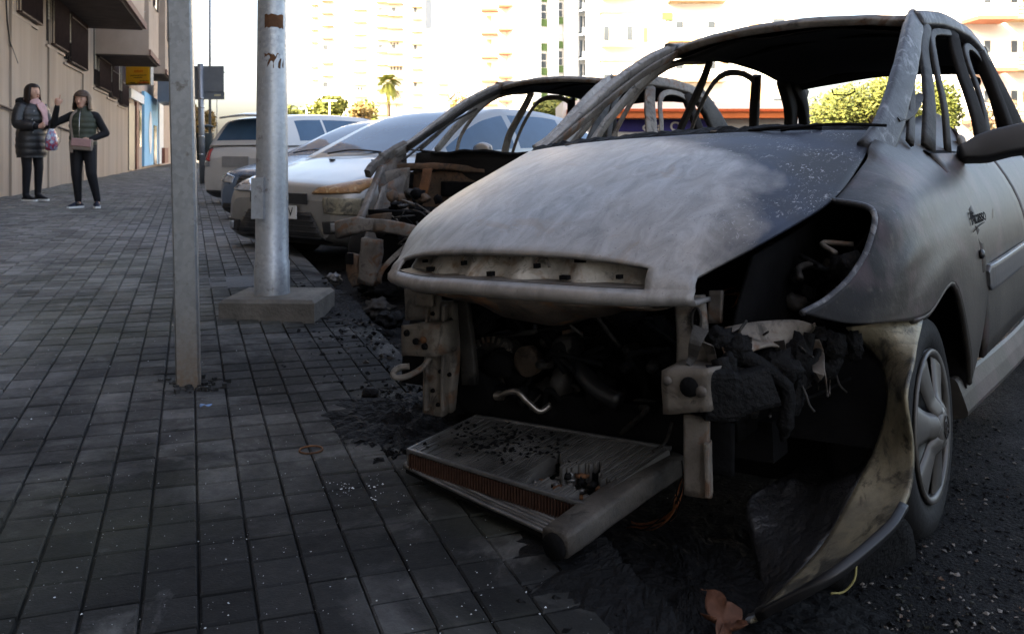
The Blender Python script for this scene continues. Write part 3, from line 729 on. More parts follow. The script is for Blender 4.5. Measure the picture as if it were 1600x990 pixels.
for x_, y0, y1 in ((374+105, 142+28, 186), (515, 158, 188)):
    P = px(x_, 200, 85); r = empty('street_lamp', (P.x, 85, -.2)); tag(r, 'white double street lamp before the rounded tree' if x_ > 500 else 'white single street lamp left of the double one', 'street lamp'); k = 85/FPX
    zt = CAMZ-(y0-HOR)*k+.2; b = MB(); b.tube([(0, 0, 0), (0, 0, zt)], [.10, .07], M_WHITE, 8); b.build('shaft', r)
    b = MB(); b.box((-.35, 0, zt+.02), (.7, .22, .12), M_WHITE)
    if x_ > 500: b.box((.36, 0, zt+.03), (.7, .22, .12), M_WHITE)
    b.build('lamp_head', r)

# ================================================================== NEAREST BURNT CAR
YAW = .636; CX, CY, ROLL = .422, 2.834, .05
def car_matrix(x, y, z, yaw, roll=0):
    return Matrix.Translation((x, y, z)) @ Matrix.Rotation(math.atan2(-math.cos(yaw), -math.sin(yaw)), 4, 'Z') @ Matrix.Rotation(roll, 4, 'X')
CM = car_matrix(CX, CY, 0, YAW, ROLL); CMI = CM.inverted()
def U(u, v, w): return Vector((-u, v, w))          # u: metres behind the front axle, v: to the car's left, w: up
_o = CMI @ Vector((0, 0, CAMZ))
def ray(x, y):
    return (CMI @ px(x, y, 1.0))-_o
def CP(x, y, u=None, v=None, w=None):
    d = ray(x, y)
    t = ((-u-_o.x)/d.x) if u is not None else ((v-_o.y)/d.y if v is not None else (w-_o.z)/d.z)
    return _o+d*t
def FS(u, w):
    "left flank of the body: half width at u, w"
    v = .862-(.30*max(0, (w-.62)/.48)**2.0*.78)-.06*max(0, (.45-w)/.3)**2
    if u < .05: v -= .62*(u-.05)**2
    return v
def CF(x, y, off=0):
    d = ray(x, y); t = 2.3
    v = .8
    for _ in range(30):
        t = (v-_o.y)/d.y; p = _o+d*t; v = v*.4+.6*(FS(-p.x, p.z)+off)
    return p

def hood_paint():
    t = NT('burnt_bonnet_paint'); C = t.co(); sx = t.n('SeparateXYZ'); t.L(C, sx.inputs[0])
    lim = t.math('MINIMUM', t.math('ADD', t.math('MULTIPLY', sx.outputs[0], 1.5), .30), .46)
    nb = t.noise(3.2, 6, .6, dist=.5)
    m = t.math('ADD', t.math('SUBTRACT', sx.outputs[1], lim), t.math('MULTIPLY', t.math('SUBTRACT', nb, .5), .55))
    dark = t.ramp(t.math('ADD', t.math('MULTIPLY', m, 3.2), .5), [(.25, 0), (.75, 1)])
    streak = t.noise(7, 7, .65, stretch=(.8, 2.6, 2.0), dist=.9)
    pale = t.mix(t.ramp(streak, [(.35, 0), (.68, 1)]), (.27, .262, .255), (.12, .116, .112))
    pale = t.mix(t.ramp(t.noise(2.1, 5, .6), [(.42, 0), (.7, .7)]), pale, (.22, .185, .15))
    pale = t.mix(t.ramp(t.noise(26, 7, .75, stretch=(.5, 1.6, 1)), [(.60, 0), (.72, .65)]), pale, (.09, .09, .10))
    pale = t.mix(t.ramp(t.noise(120, 4, .7), [(.62, 0), (.67, .6)]), pale, (.05, .048, .046))
    pale = t.mix(t.math('MULTIPLY', t.ramp(t.noise(3.4, 8, .7, dist=1.1), [(.58, 0), (.63, 1)]), .35), pale, (.19, .12, .07))
    dk = t.mix(t.ramp(t.noise(4, 4, .5), [(.4, 0), (.65, 1)]), (.020, .020, .022), (.026, .034, .055))
    fl = t.noise(85, 6, .75, stretch=(.6, 1.3, 1), dist=.6); big = t.noise(5.5, 4, .6)
    fm = t.math('MULTIPLY', t.ramp(fl, [(.57, 0), (.61, 1)]), t.ramp(big, [(.46, 0), (.60, 1)]))
    dk = t.mix(fm, dk, (.32, .32, .33))
    c = t.mix(dark, pale, dk)
    # brown heat edge along the nose
    nose = t.n('MapRange'); nose.inputs[1].default_value = .50; nose.inputs[2].default_value = .74; t.L(sx.outputs[0], nose.inputs[0])
    c = t.mix(t.math('MULTIPLY', nose.outputs[0], t.ramp(t.noise(6, 5, .6), [(.35, .2), (.7, .75)])), c, (.23, .20, .17))
    t.col(c); t.set(t.mix(dark, (.45,)*3, (.52,)*3), t.math('SUBTRACT', .3, t.math('MULTIPLY', dark, .28)), t.math('SUBTRACT', .4, t.math('MULTIPLY', dark, .2)))
    t.bump(t.math('ADD', t.math('MULTIPLY', fm, .5), t.math('MULTIPLY', t.noise(70, 5, .7), .5)), .35, .003)
    return t.m
def flank_paint():
    t = NT('scorched_grey_paint'); C = t.co(); sx = t.n('SeparateXYZ'); t.L(C, sx.inputs[0])
    c = t.mix(t.ramp(t.noise(2.4, 4, .5), [(.35, 0), (.68, 1)]), (.058, .052, .045), (.032, .029, .026))
    # heat-blackened towards the bonnet and lamp opening
    hb = t.math('ADD', t.math('MULTIPLY', t.math('ADD', sx.outputs[0], .02), 2.4), t.math('MULTIPLY', t.math('SUBTRACT', sx.outputs[2], .78), 2.2))
    hb = t.math('ADD', hb, t.math('MULTIPLY', t.math('SUBTRACT', t.noise(3.5, 6, .65), .5), 1.1))
    hbr = t.ramp(hb, [(.0, 0), (.55, 1)])
    c = t.mix(hbr, c, (.015, .015, .017))
    c = t.mix(t.math('MULTIPLY', t.ramp(t.noise(3.0, 3, .5, dist=1.5), [(.52, 0), (.62, 1)]), .30), c, (.13, .085, .095))
    c = t.mix(t.math('MULTIPLY', t.ramp(t.noise(5, 8, .72, dist=.6, stretch=(1.6, 1, .6)), [(.46, 0), (.66, 1)]), .55), c, (.018, .017, .016))
    c = t.mix(t.math('MULTIPLY', t.ramp(t.noise(30, 6, .75), [(.56, 0), (.72, 1)]), .35), c, (.12, .108, .09))
    fl = t.math('MULTIPLY', t.ramp(t.noise(52, 5, .7, dist=.6), [(.60, 0), (.64, 1)]), t.math('MULTIPLY', hbr, t.ramp(t.noise(6, 4, .6), [(.54, 0), (.64, 1)])))
    c = t.mix(fl, c, (.26, .26, .265))
    t.col(c); t.set(t.mix(hbr, (.45,)*3, (.65,)*3), .22, .2, 0.0)
    t.bump(t.math('ADD', t.noise(60, 5, .7), t.math('MULTIPLY', t.noise(9, 4, .6), 1.5)), .22, .004); return t.m
M_HOOD = hood_paint(); M_FLANK = flank_paint()
M_PILL = burnt_metal('burnt_pillar', (.33, .31, .285), (.19, .175, .16), (.30, .29, .28), .55, .3, 7)
M_PILB = burnt_metal('burnt_pillar_blue', (.075, .077, .085), (.036, .036, .038), (.20, .20, .205), .5, .35, 8)
M_ROOFI = simple('charred_roof_inside', (.014, .012, .011), .85, 0, .5, 5, .3, 30)
M_GOLD = burnt_metal('blistered_bumper_skin', (.15, .137, .108), (.27, .24, .165), (.045, .045, .042), .4, .2, 6)

def lump(b, c, r, m, seed=0, amp=.35, fr=3.0, sub=2):
    bm = bmesh.new(); bmesh.ops.create_icosphere(bm, subdivisions=sub, radius=1)
    vs = []
    for v in bm.verts:
        d = v.co.normalized(); k = 1+amp*noise.noise(d*fr*.6+Vector((seed*7.1, seed*3.3, 0)))+amp*.5*noise.noise(d*fr*2+Vector((seed, 0, seed*2)))
        vs.append(Vector(c)+Vector((d.x*r[0]*k, d.y*r[1]*k, d.z*r[2]*k)))
    b.add(vs, [[q.index for q in f.verts] for f in bm.faces], m, True); bm.free()

def shell(parent, second=False):
    "pillars, roof and inner tub shared by both burnt people carriers, in car coordinates"
    for sg in (1, -1):
        mp = M_PILL if (sg < 0 or second) else M_PILB
        def P(u, v, w_): return U(u, v*sg, w_)
        nv = Vector((0.25, sg, .35)).normalized()
        def bar(name, pts, wid, thk, m, n=14, wob=.003, nn=None):
            b = MB(); c = curve([P(*q) for q in pts], n)
            kk_ = 1.35 if second else 1.0
            wid = tuple(x*kk_ for x in wid) if hasattr(wid, '__len__') else wid*kk_
            f = lambda a: [a[0]+(a[1]-a[0])*k/(n-1) for k in range(n)] if hasattr(a, '__len__') else a
            b.sweep(c, f(wid), f(thk), nn or nv, m, True, wob); return b.build(name, parent)
        bar('windscreen_pillar', [(.30, .685 if sg < 0 else .645, .98), (.52, .665 if sg < 0 else .65, 1.085), (.95, .622, 1.335), (1.22, .585, 1.465), (1.46, .548, 1.55)], (.066, .058) if sg < 0 else (.115, .085), (.032, .032), mp, 22)
        bar('pillar_flange', [(.40, .64, 1.03), (.95, .585, 1.31), (1.22, .55, 1.44), (1.44, .515, 1.525)], .04, .012, M_BSTEEL if not second else M_BDARK, 16, .002)
        bar('quarter_light_bar', [(.60, .69, 1.02), (.82, .655, 1.18), (1.02, .61, 1.36)], .034, .014, M_BPALE if sg < 0 else M_BDARK)
        bar('door_frame_bar', [(.80, .705, 1.0), (1.0, .675, 1.19), (1.27, .61, 1.40), (1.5, .58, 1.52)], (.066, .05), .02, M_PILL if sg < 0 else M_BDARK)
        bar('door_frame_bar', [(1.06, .715, .97), (1.12, .70, 1.15), (1.30, .64, 1.37), (1.55, .592, 1.49), (1.9, .59, 1.53)], .032, .016, M_BPALE if sg < 0 else M_BDARK)
        bar('centre_pillar', [(1.74, .735, .95), (1.78, .70, 1.15), (1.90, .62, 1.40), (1.97, .59, 1.54)], (.10, .08), .025, M_ROOFI if not second else M_BPALE)
        bar('roof_rail', [(1.40, .552, 1.535), (1.8, .568, 1.572), (2.4, .572, 1.572), (3.0, .555, 1.515), (3.3, .54, 1.42)], .07, .055, M_PILB if not second else M_BSTEEL, 18)
        bar('rear_door_frame_bar', [(1.86, .735, .97), (1.95, .70, 1.2), (2.08, .625, 1.43), (2.3, .60, 1.50), (2.62, .60, 1.46), (2.76, .65, 1.25), (2.80, .71, .97)], .036, .016, M_BDARK if not second else M_BPALE, 22)
        bar('rear_quarter_pillar', [(2.82, .72, .95), (2.72, .66, 1.22), (2.62, .59, 1.50)], .075, .05, M_ROOFI)
        bar('tail_pillar', [(3.30, .68, .92), (3.28, .64, 1.15), (3.16, .58, 1.36), (2.96, .55, 1.52)], (.24, .14), .06, M_ROOFI if not second else M_BDARK)
        bar('rear_window_pillar', [(3.42, .60, .92), (3.40, .58, 1.15), (3.28, .55, 1.36), (3.05, .53, 1.50)], .09, .06, M_ROOFI)
    if second:
        for sg in (1, -1):
            b = MB(); b.sweep(curve([U(.42, sg*.68, 1.04), U(.25, sg*.69, .97), U(.08, sg*.67, .90), U(-.02, sg*.64, .84)], 14), [.10]*7+[.07]*7, .05, Vector((0, sg, .3)), M_BSTEEL, False, .008); b.build('wing_rail', parent)
            b = MB(); rows = patch([[U(.45, sg*.70, 1.0), U(.25, sg*.68, .95), U(.05, sg*.60, .86)], [U(.5, sg*.72, .65), U(.25, sg*.64, .65), U(0, sg*.54, .6)], [U(.5, sg*.7, .3), U(.2, sg*.6, .35), U(-.05, sg*.52, .3)]], 10, 12)
            for r_ in rows:
                for p in r_: p += noise.noise_vector(p*8)*.02
            b.grid(rows, M_BSTEEL, False); o = b.build('inner_wing', parent); solid(o, .01, 0)
    # roof skin with a scorched underside
    rows = []
    for i in range(15):
        f = i/14; u0 = 1.39+(3.18-1.39)*f; wv = 1.572+.052*math.sin(math.pi*min(1, f*1.15))-.10*max(0, f-.62)**1.3
        rows.append([U(u0+.06*abs(p)**2*(1-f), p*.56, wv-.055*abs(p)**2.4+.006*noise.noise(Vector((f*6, p*5, 3)))) for p in [-1+2*k/16 for k in range(17)]])
    b = MB(); b.grid(rows, M_PILB if not second else M_BDARK, True); o = b.build('roof_skin', parent); solid(o, .012, 0)
    rows2 = [[p-Vector((0, 0, .03+.006*math.sin(j))) for j, p in enumerate(r)] for r in rows]
    b = MB(); b.grid(rows2, M_ROOFI, True); o = b.build('roof_lining', parent); solid(o, .006, 0)
    b = MB(); b.sweep(curve([U(1.455, -.55, 1.535), U(1.40, -.3, 1.567), U(1.375, 0, 1.578), U(1.40, .3, 1.567), U(1.455, .55, 1.535)], 26), .06, .035, Vector((.5, 0, 1)), M_BPALE, True, .004); b.build('windscreen_header', parent)
    b = MB(); b.sweep(curve([U(3.14, -.54, 1.475), U(3.2, 0, 1.52), U(3.14, .54, 1.475)], 16), .12, .05, Vector((-.4, 0, 1)), M_ROOFI, True, .004); b.build('rear_header', parent)
    b = MB(); b.sweep(curve([U(2.1, -.56, 1.54), U(2.1, 0, 1.595), U(2.1, .56, 1.54)], 14), .09, .02, Vector((0, 0, 1)), M_ROOFI, True, .002); b.build('roof_bow', parent)
    # tailgate, sills, tub, firewall
    b = MB(); rows = patch([[U(3.42, -.66, .97), U(3.52, 0, .99), U(3.42, .66, .97)], [U(3.5, -.74, .7), U(3.62, 0, .72), U(3.5, .74, .7)], [U(3.46, -.74, .3), U(3.58, 0, .3), U(3.46, .74, .3)]], 8, 12); b.grid(rows, M_BDARK); o = b.build('tailgate', parent); solid(o, .02)
    b = MB(); b.box(U(1.9, 0, .30), (3.0, 1.5, .06), M_ROOFI); b.build('floor_pan', parent)
    b = MB(); rows = patch([[U(.40, -.66, .30), U(.40, 0, .30), U(.40, .66, .30)], [U(.45, -.66, .7), U(.42, 0, .68), U(.45, .66, .7)], [U(.52, -.66, .99), U(.36, 0, 1.0), U(.52, .66, .99)]], 10, 16); b.grid(rows, M_ROOFI); o = b.build('firewall', parent); solid(o, .02)
    b = MB(); rows = patch([[U(.55, -.66, .99), U(.33, 0, 1.01), U(.55, .66, .99)], [U(.72, -.66, .93), U(.60, 0, .96), U(.72, .66, .93)], [U(.95, -.66, .80), U(.9, 0, .82), U(.95, .66, .80)]], 10, 24)
    for r_ in rows:
        for p in r_: p += noise.noise_vector(p*7)*.025
    b.grid(rows, M_CHAR); o = b.build('dashboard_remains', parent); solid(o, .02)
    for v_ in (-.36, .36):
        b = MB()
        for s_ in (-.2, .2):
            b.tube([U(1.25, v_+s_, .42), U(1.65, v_+s_, .42), U(1.78, v_+s_*.9, .70), U(1.88, v_+s_*.6, .98)], .018, M_RUST, 6)
        b.tube([U(1.88, v_-.12, .98), U(1.88, v_+.12, .98)], .018, M_RUST, 6)
        for w_ in (.55, .66, .77, .88): b.tube([U(1.70+(w_-.5)*.38, v_-.19, w_), U(1.70+(w_-.5)*.38, v_+.19, w_)], .006, M_RUST, 4)
        for u_ in (1.3, 1.4, 1.5, 1.6): b.tube([U(u_, v_-.2, .42), U(u_, v_+.2, .42)], .006, M_RUST, 4)
        b.build('seat_frame', parent)

def wheel(parent, u, v, w, rad, sg, m_rim, spokes=6, flat=0.0, dirt=None, name='wheel', steer=0, logo=False, rimr=.66, wid=.19):
    "road wheel: tyre, dished cover with broad spokes; sg=+1 outer face to +v"
    wh = bpy.data.objects.new(name, None); COL.objects.link(wh); wh.parent = parent; wh.location = U(u, v, w); wh.rotation_euler = (0, 0, steer+(0 if sg > 0 else math.pi))
    R_ = rad; rr = rad*rimr
    b = MB(); b.lathe((0, 0, 0), (0, 1, 0), [(rr*.96, -wid), (R_*.90, -wid*1.02), (R_*.985, -wid*.9), (R_, -wid*.7), (R_, -wid*.28), (R_*.985, -wid*.1), (R_*.93, .005), (R_*.82, .014), (rr*1.03, .006), (rr*.98, -.012)], M_RUB, 48)
    o = b.build('tyre', wh, None, True)
    if flat:
        for v_ in o.data.vertices:
            if v_.co.z < -R_+flat: v_.co.z = -R_+flat; v_.co.y *= 1.08
    b = MB(); b.lathe((0, 0, 0), (0, 1, 0), [(rr, .004), (rr*.97, .010), (rr*.92, .004), (rr*.88, -.03), (rr*.4, -.045), (0, -.045)], M_BLACK, 40); b.build('rim_barrel', wh, None, True)
    b = MB(); n = 9
    for k in range(spokes):
        a = 2*math.pi*k/spokes+.2; rows = []
        for i in range(n):
            f = i/(n-1); r_ = rr*(.16+.80*f); half = (.16+.17*f*f+.05*f)*rr*(.95 if spokes <= 6 else .7); y0 = .030-.035*(1-f)**2*0+(.012 if f < .2 else 0)-.02*f
            rows.append([Vector((math.cos(a)*r_-math.sin(a)*half*q, y0-.014*q*q, math.sin(a)*r_+math.cos(a)*half*q)) for q in (-1, -.6, 0, .6, 1)])
        b.grid(rows, m_rim, True)
    b.lathe((0, 0, 0), (0, 1, 0), [(rr, .008), (rr*.985, .016), (rr*.93, .012), (rr*.915, .0)], m_rim, 48)
    b.lathe((0, 0, 0), (0, 1, 0), [(rr*.26, .02), (rr*.24, .036), (rr*.18, .042), (0, .044)], m_rim, 28)
    o = b.build('wheel_cover', wh); solid(o, .004, 0)
    if logo:
        b = MB()
        b.tube([(math.cos(t*.3)*.026, .047, math.sin(t*.3)*.030) for t in range(22)], .0018, M_BDARK, 5, False)
        for dz in (-.006, .010): b.tube([(-.017, .047, dz-.012), (0, .048, dz+.004), (.017, .047, dz-.012)], .0026, M_BDARK, 5)
        b.build('emblem', wh)
    return wh

NC = empty('burnt_people_carrier'); NC.matrix_world = CM
tag(NC, 'burnt-out grey people carrier in the foreground, its front end gutted', 'car')
shell(NC)
# ---- bonnet with its empty grille slot
def hood_rows():
    spec = [  # uc, wc, ueL, veL, weL, ueR, veR, weR
        (.25, 1.075, .465, .625, 1.06, .36, -.655, 1.055), (-.02, 1.022, .15, .655, .958, .12, -.655, .976), (-.28, .947, -.12, .655, .868, -.13, -.645, .897),
        (-.51, .860, -.38, .59, .792, -.38, -.585, .812), (-.685, .775, -.575, .475, .71, -.565, -.49, .728)]
    out_ = []
    for uc, wc, ul, vl, wl, ur, vr, wr in spec:
        row = []
        for k in range(9):
            p = -1+k/4; a = abs(p)
            ue, ve, we = (ul, vl, wl) if p > 0 else (ur, -vr, wr)
            row.append(U(uc+(ue-uc)*a**2, p*ve, wc+(we-wc)*a**2.6))
        out_.append(row)
    return patch(out_, 34, 57)
HR = hood_rows()
def front_pt(p, lvl):
    "nose below the bonnet crease; lvl 0 crease .. 1 lip top .. 2 lip bottom .. 3 underside"
    base = crom(HR[-1], (p+1)/2*(len(HR[-1])-1)); a = abs(p)
    wav = .003*math.sin(p*5.2+.6)+.007*math.exp(-((p+.25)/.2)**2)
    lip_t = .700-.018*max(0, p)**1.5+wav*.6; lip_b = .667-.012*max(0, p)+wav
    du = -.025-.035*(1-a*a)
    if lvl == 0: return base
    if lvl == 1: return Vector((base.x-du*1.0, base.y*1.01, lip_t))
    if lvl == 2: return Vector((base.x-du*1.2, base.y*1.015, lip_b))
    return Vector((base.x-.10, base.y*.97, lip_b-.006-.022*math.exp(-((p-.1)/.35)**2)))
NCc = 57; ps = [-1+2*k/(NCc-1) for k in range(NCc)]
lev = [[front_pt(p, 0)*(1-f)+front_pt(p, 1)*f+Vector((.006*math.sin(f*3.14), 0, 0)) for p in ps] for f in (0, .12, .3, .5, .7, .88, 1)]
low = [[front_pt(p, 1)*(1-f)+front_pt(p, 2)*f+Vector((.012*math.sin(f*3.14), 0, 0)) for p in ps] for f in (.35, .7, 1)]+[[front_pt(p, 2)*(1-f)+front_pt(p, 3)*f for p in ps] for f in (.3, .7, 1)]
allr = HR+lev[1:]+low
b = MB(); nc = NCc; vs = [q for r_ in allr for q in r_]; fs = []
n0 = len(HR)-1
for i in range(len(allr)-1):
    for j in range(nc-1):
        pm = (ps[j]+ps[j+1])/2
        if n0+1 <= i < n0+6 and -.90 < pm < .80: continue
        fs.append((i*nc+j, i*nc+j+1, (i+1)*nc+j+1, (i+1)*nc+j))
b.add(vs, fs, M_HOOD, True); hood = b.build('bonnet', NC, None, True); solid(hood, .010, 0)
b = MB(); rows = []
for f in (0, .2, .45, .7, 1):
    rows.append([front_pt(p, 2)*(1-f)+front_pt(p, 3)*f+Vector((-.02*f, 0, -.004-(.050*math.exp(-((p-.12)/.42)**2)+.012)*math.sin(min(1, f*1.5)*1.57)+.003*math.sin(p*23))) for p in [-.88+1.68*k/50 for k in range(51)]])
b.grid(rows, burnt_metal('scorched_underside', (.11, .085, .065), (.055, .045, .038), (.16, .075, .035), .65, .2, 6), True); o = b.build('bonnet_underside', hood); solid(o, .004, 0)
# slot lining: pressed inner panel with holes and studs
b = MB(); rows = []
for f in (0, .25, .5, .75, 1):
    rows.append([front_pt(p, 0)*(1-f)+front_pt(p, 1)*f+Vector((-.075+.018*math.sin(p*19)*(1 if abs(math.sin(p*9)) > .3 else .2)-.02*abs(p)+.02*f, 0, -.008*f+.015*(1-f))) for p in [-.96+1.84*k/60 for k in range(61)]])
b.grid(rows, burnt_metal('pale_primer_panel', (.46, .43, .38), (.30, .275, .24), (.22, .15, .10), .6, .1, 7), True); o = b.build('slot_panel', hood); solid(o, .004, 0)
for p_, f_, s_ in ((-.62, .82, (.02, .012)), (-.52, .18, (.022, .014)), (-.33, .55, (.01, .012)), (-.08, .85, (.016, .012)), (.18, .55, (.012, .012)), (.40, .30, (.028, .013)), (.36, .85, (.024, .011)), (.62, .72, (.012, .010)), (-.75, .5, (.008, .008))):
    q = front_pt(p_, 0)*(1-f_)+front_pt(p_, 1)*f_+Vector((-.050-.02*abs(p_)+.02*f_, 0, .004)); b = MB(); b.box(q, (.016, s_[0], s_[1]), M_SOOT); b.build('hole', hood)
for p_ in (-.30, .20):
    q = front_pt(p_, 0)*.5+front_pt(p_, 1)*.5+Vector((-.048, 0, 0)); b = MB(); b.tube([q+Vector((0, math.cos(t)*.021, math.sin(t)*.021)) for t in [k*.35-.2 for k in range(11)]], .004, M_BSTEEL, 6); b.build('stud_ring', hood)
b = MB(); rows = [[front_pt(p, 1)+Vector((-.085+.08*g, 0, .004)) for p in [-.92+1.74*k/40 for k in range(41)]] for g in (0, .5, 1)]; b.grid(rows, M_BSTEEL); b.build('slot_floor', hood)
# scuttle debris and wiper remains behind the bonnet
b = MB(); rng = random.Random(3)
rows = []
for i in range(7):
    rows.append([HR[0][k]+Vector((-.02-.03*i+.01*rng.random(), 0, .004+.016*math.sin(i*.9)+rng.uniform(-.006, .010)*(1 if 0 < i < 6 else .2))) for k in range(0, 57)])
b.grid(rows, M_CHAR, False); o = b.build('scuttle_remains', NC); solid(o, .006, 0)
b = MB()
for k in range(9):
    v0 = -.45+.1*k+rng.uniform(-.03, .03); L_ = rng.uniform(.12, .34); z_ = 1.085-.045*abs(v0)
    b.tube(curve([U(.27+rng.uniform(0, .12), v0, z_+.008), U(.30+rng.uniform(0, .1), v0+L_*.5, z_+rng.uniform(.006, .022)), U(.30+rng.uniform(0, .12), v0+L_, z_+.006)], 6), rng.uniform(.003, .007), M_SOOT if k % 3 else M_BSTEEL, 5)
o = b.build('wiper_linkage', NC); o['kind'] = 'stuff'

# ---- left front wing
cols = [[(1345, 312), (1366, 328), (1362, 380), (1335, 430), (1295, 468), (1255, 490)],
        [(1370, 262), (1397, 330), (1397, 400), (1378, 450), (1345, 488), (1325, 505)],
        [(1392, 212), (1427, 300), (1432, 380), (1424, 430), (1408, 475), (1392, 503)],
        [(1425, 186), (1466, 280), (1472, 350), (1468, 400), (1460, 440), (1449, 493)],
        [(1458, 176), (1500, 262), (1507, 330), (1507, 385), (1502, 418), (1492, 443)],
        [(1490, 205), (1528, 262), (1534, 350), (1532, 430), (1526, 490), (1515, 540)],
        [(1508, 250), (1547, 258), (1552, 330), (1548, 420), (1536, 520), (1518, 598)]]
top_ = [U(-.125, .662, .868), U(.03, .664, .918), U(.20, .664, .975), U(.42, .645, 1.045)]
wc_ = [[CF(*q) for q in c] for c in cols]
for k_, q_ in enumerate(top_): wc_[k_][0] = q_
b = MB(); rows = patch(wc_, 40, 32); b.grid(rows, M_FLANK, True, flip=True); wing = b.build('front_wing', NC, None, True); solid(wing, .012, -1)
b = MB(); edge = [r_[-1] for r_ in rows[17:]]; b.tube([p+Vector((0, -.008, 0)) for p in edge], .010, M_FLANK, 6); b.build('arch_lip', NC)
b = MB(); edge = [rows[0][k] for k in range(32)]; b.tube([p+Vector((-.004, -.006, 0)) for p in edge], .008, M_PILB, 6); b.build('lamp_opening_rim', NC)
# lower wing closing behind the arch, doors, rear quarter, both sides
for sg in (1, -1):
    def skin(name, u0, u1, w0, w1, m, nu=14, nw=14, off=0):
        b = MB(); rows = [[U(u0+(u1-u0)*i/(nu-1), sg*(FS(u0+(u1-u0)*i/(nu-1), w0+(w1-w0)*j/(nw-1))+off), w0+(w1-w0)*j/(nw-1)) for j in range(nw)] for i in range(nu)]
        b.grid(rows, m, True, flip=sg > 0); o = b.build(name, NC, None, True); solid(o, .014, -1); return o
    d1 = skin('front_door', .735, 1.80, .315, .985, M_FLANK); d2 = skin('rear_door', 1.815, 2.78, .315, .985, M_FLANK); skin('rear_quarter', 2.795, 3.42, .32, .985, M_FLANK)
    b = MB(); b.sweep(curve([U(.47, sg*.80, .235), U(1.5, sg*.835, .235), U(2.6, sg*.82, .24)], 12), .12, .07, Vector((0, sg, .3)), M_FLANK); b.build('sill', NC)
    b = MB(); b.sweep(curve([U(.80, sg*.862, .565), U(.92, sg*.874, .57), U(1.3, sg*.876, .575), U(1.78, sg*.874, .58)], 14), [.05]+[.085]*12+[.08], .022, Vector((0, sg, 0)), simple('grey_rub_strip', (.06, .062, .066), .38, 0, .2, 6)); b.build('rub_strip', d1)
    b = MB(); rows = [[U(.72+1.1*i/13, sg*(FS(.72+1.1*i/13, .985)-.02*j), .985+.012*math.sin(j*1.5)) for j in range(4)] for i in range(14)]; b.grid(rows, M_SOOT); b.build('window_ledge', d1)
    # melted door mirror
    b = MB(); b.sweep(curve([U(1.12, sg*.74, .975), U(1.14, sg*.80, .99), U(1.17, sg*.88, 1.015), U(1.19, sg*.95, 1.025), U(1.20, sg*.99, 1.015)], 14), [.05, .06, .07, .085, .10, .105, .11, .11, .11, .11, .105, .10, .09, .05], .075, Vector((.9, 0, .3)), M_BLACK, True, .006); b.build('door_mirror', NC)
# plastic trim left hanging on the near pillar
b = MB(); b.sweep(curve([CP(1399, 190, v=.66), CP(1420, 174, v=.655), CP(1437, 152, v=.65)], 9), [.018, .034, .044, .048, .048, .044, .04, .034, .02], .03, -ray(1420, 172).normalized(), M_BDARK, False, .002); b.build('pillar_trim', NC)
b = MB(); lump(b, CP(1502, 226, v=.70), (.03, .02, .045), M_PILL, 4); b.build('window_corner_remnant', NC)
b = MB(); b.tube([CP(1516, 150, v=.5), CP(1520, 170, v=.52), CP(1532, 200, v=.58), CP(1556, 232, v=.66)], .004, M_SOOT, 5); lump(b, CP(1523, 128, v=.5), (.03, .03, .03), M_CHAR, 6); b.build('hanging_belt', NC)
# grab handle against the rear opening
b = MB(); b.tube([CP(1300, 140, u=2.2), CP(1302, 148, u=2.2), CP(1325, 149, u=2.2), CP(1336, 143, u=2.2), CP(1335, 138, u=2.2)], .004, M_SOOT, 5); b.build('grab_handle', NC)

# ---- wheels
wheel(NC, .155, .80, .235, .305, 1, simple('grey_wheel_cover', (.085, .08, .073), .45, .15, .45, 5), 6, .02, logo=True, rimr=.675)
wheel(NC, .155, -.80, .32, .27, -1, M_BDARK, 6, .06)
wheel(NC, 2.91, .80, .24, .305, 1, M_BDARK, 6); wheel(NC, 2.91, -.80, .31, .28, -1, M_BDARK, 6, .05)
for sg in (1, -1):
    for u_ in (.155, 2.91):
        b = MB(); rows = [[U(u_+math.cos(a)*.37, sg*v_, .26+math.sin(a)*.40) for a in [math.pi*k/14 for k in range(15)]] for v_ in (.835, .5)]; b.grid(rows, M_SOOT); b.build('wheel_arch_liner', NC)

# ---- writing on the wing
tc = bpy.data.curves.new('script', 'FONT'); tc.body = 'Picasso'; tc.size = .062; tc.shear = .35; tc.extrude = .0008
to = bpy.data.objects.new('tmp', tc); COL.objects.link(to); dg = bpy.context.evaluated_depsgraph_get(); tm = bpy.data.meshes.new_from_object(to.evaluated_get(dg)); bpy.data.objects.remove(to)
tm.materials.clear(); tm.materials.append(M_SOOT); lt = link('script_badge', tm, NC)
q = CF(1519, 352, .004); q2 = CF(1541, 335, .004); dx = (q2-q); dx.z = 0; dx.normalize()
nrm = Vector((0, 1, .25)).normalized(); upv = nrm.cross(dx).normalized()
upv = -upv if upv.z < 0 else upv
tw_ = max(v.co.x for v in tm.vertices)-min(v.co.x for v in tm.vertices)
lt.matrix_local = Matrix.Translation(q) @ Matrix((dx, upv, dx.cross(upv))).transposed().to_4x4() @ Matrix.Diagonal(((q2-q).length/tw_, 1, 1, 1))
b = MB(); qa = CF(1521, 362, .003); qb = CF(1538, 347, .003); b.tube([qa, (qa+qb)*.5+Vector((0, .001, .004)), qb], .0015, M_SOOT, 4); b.build('badge_underline', NC)
b = MB(); lump(b, CF(1534, 397, .004), (.018, .010, .016), M_BLACK, 1, .1); b.build('side_repeater', NC)

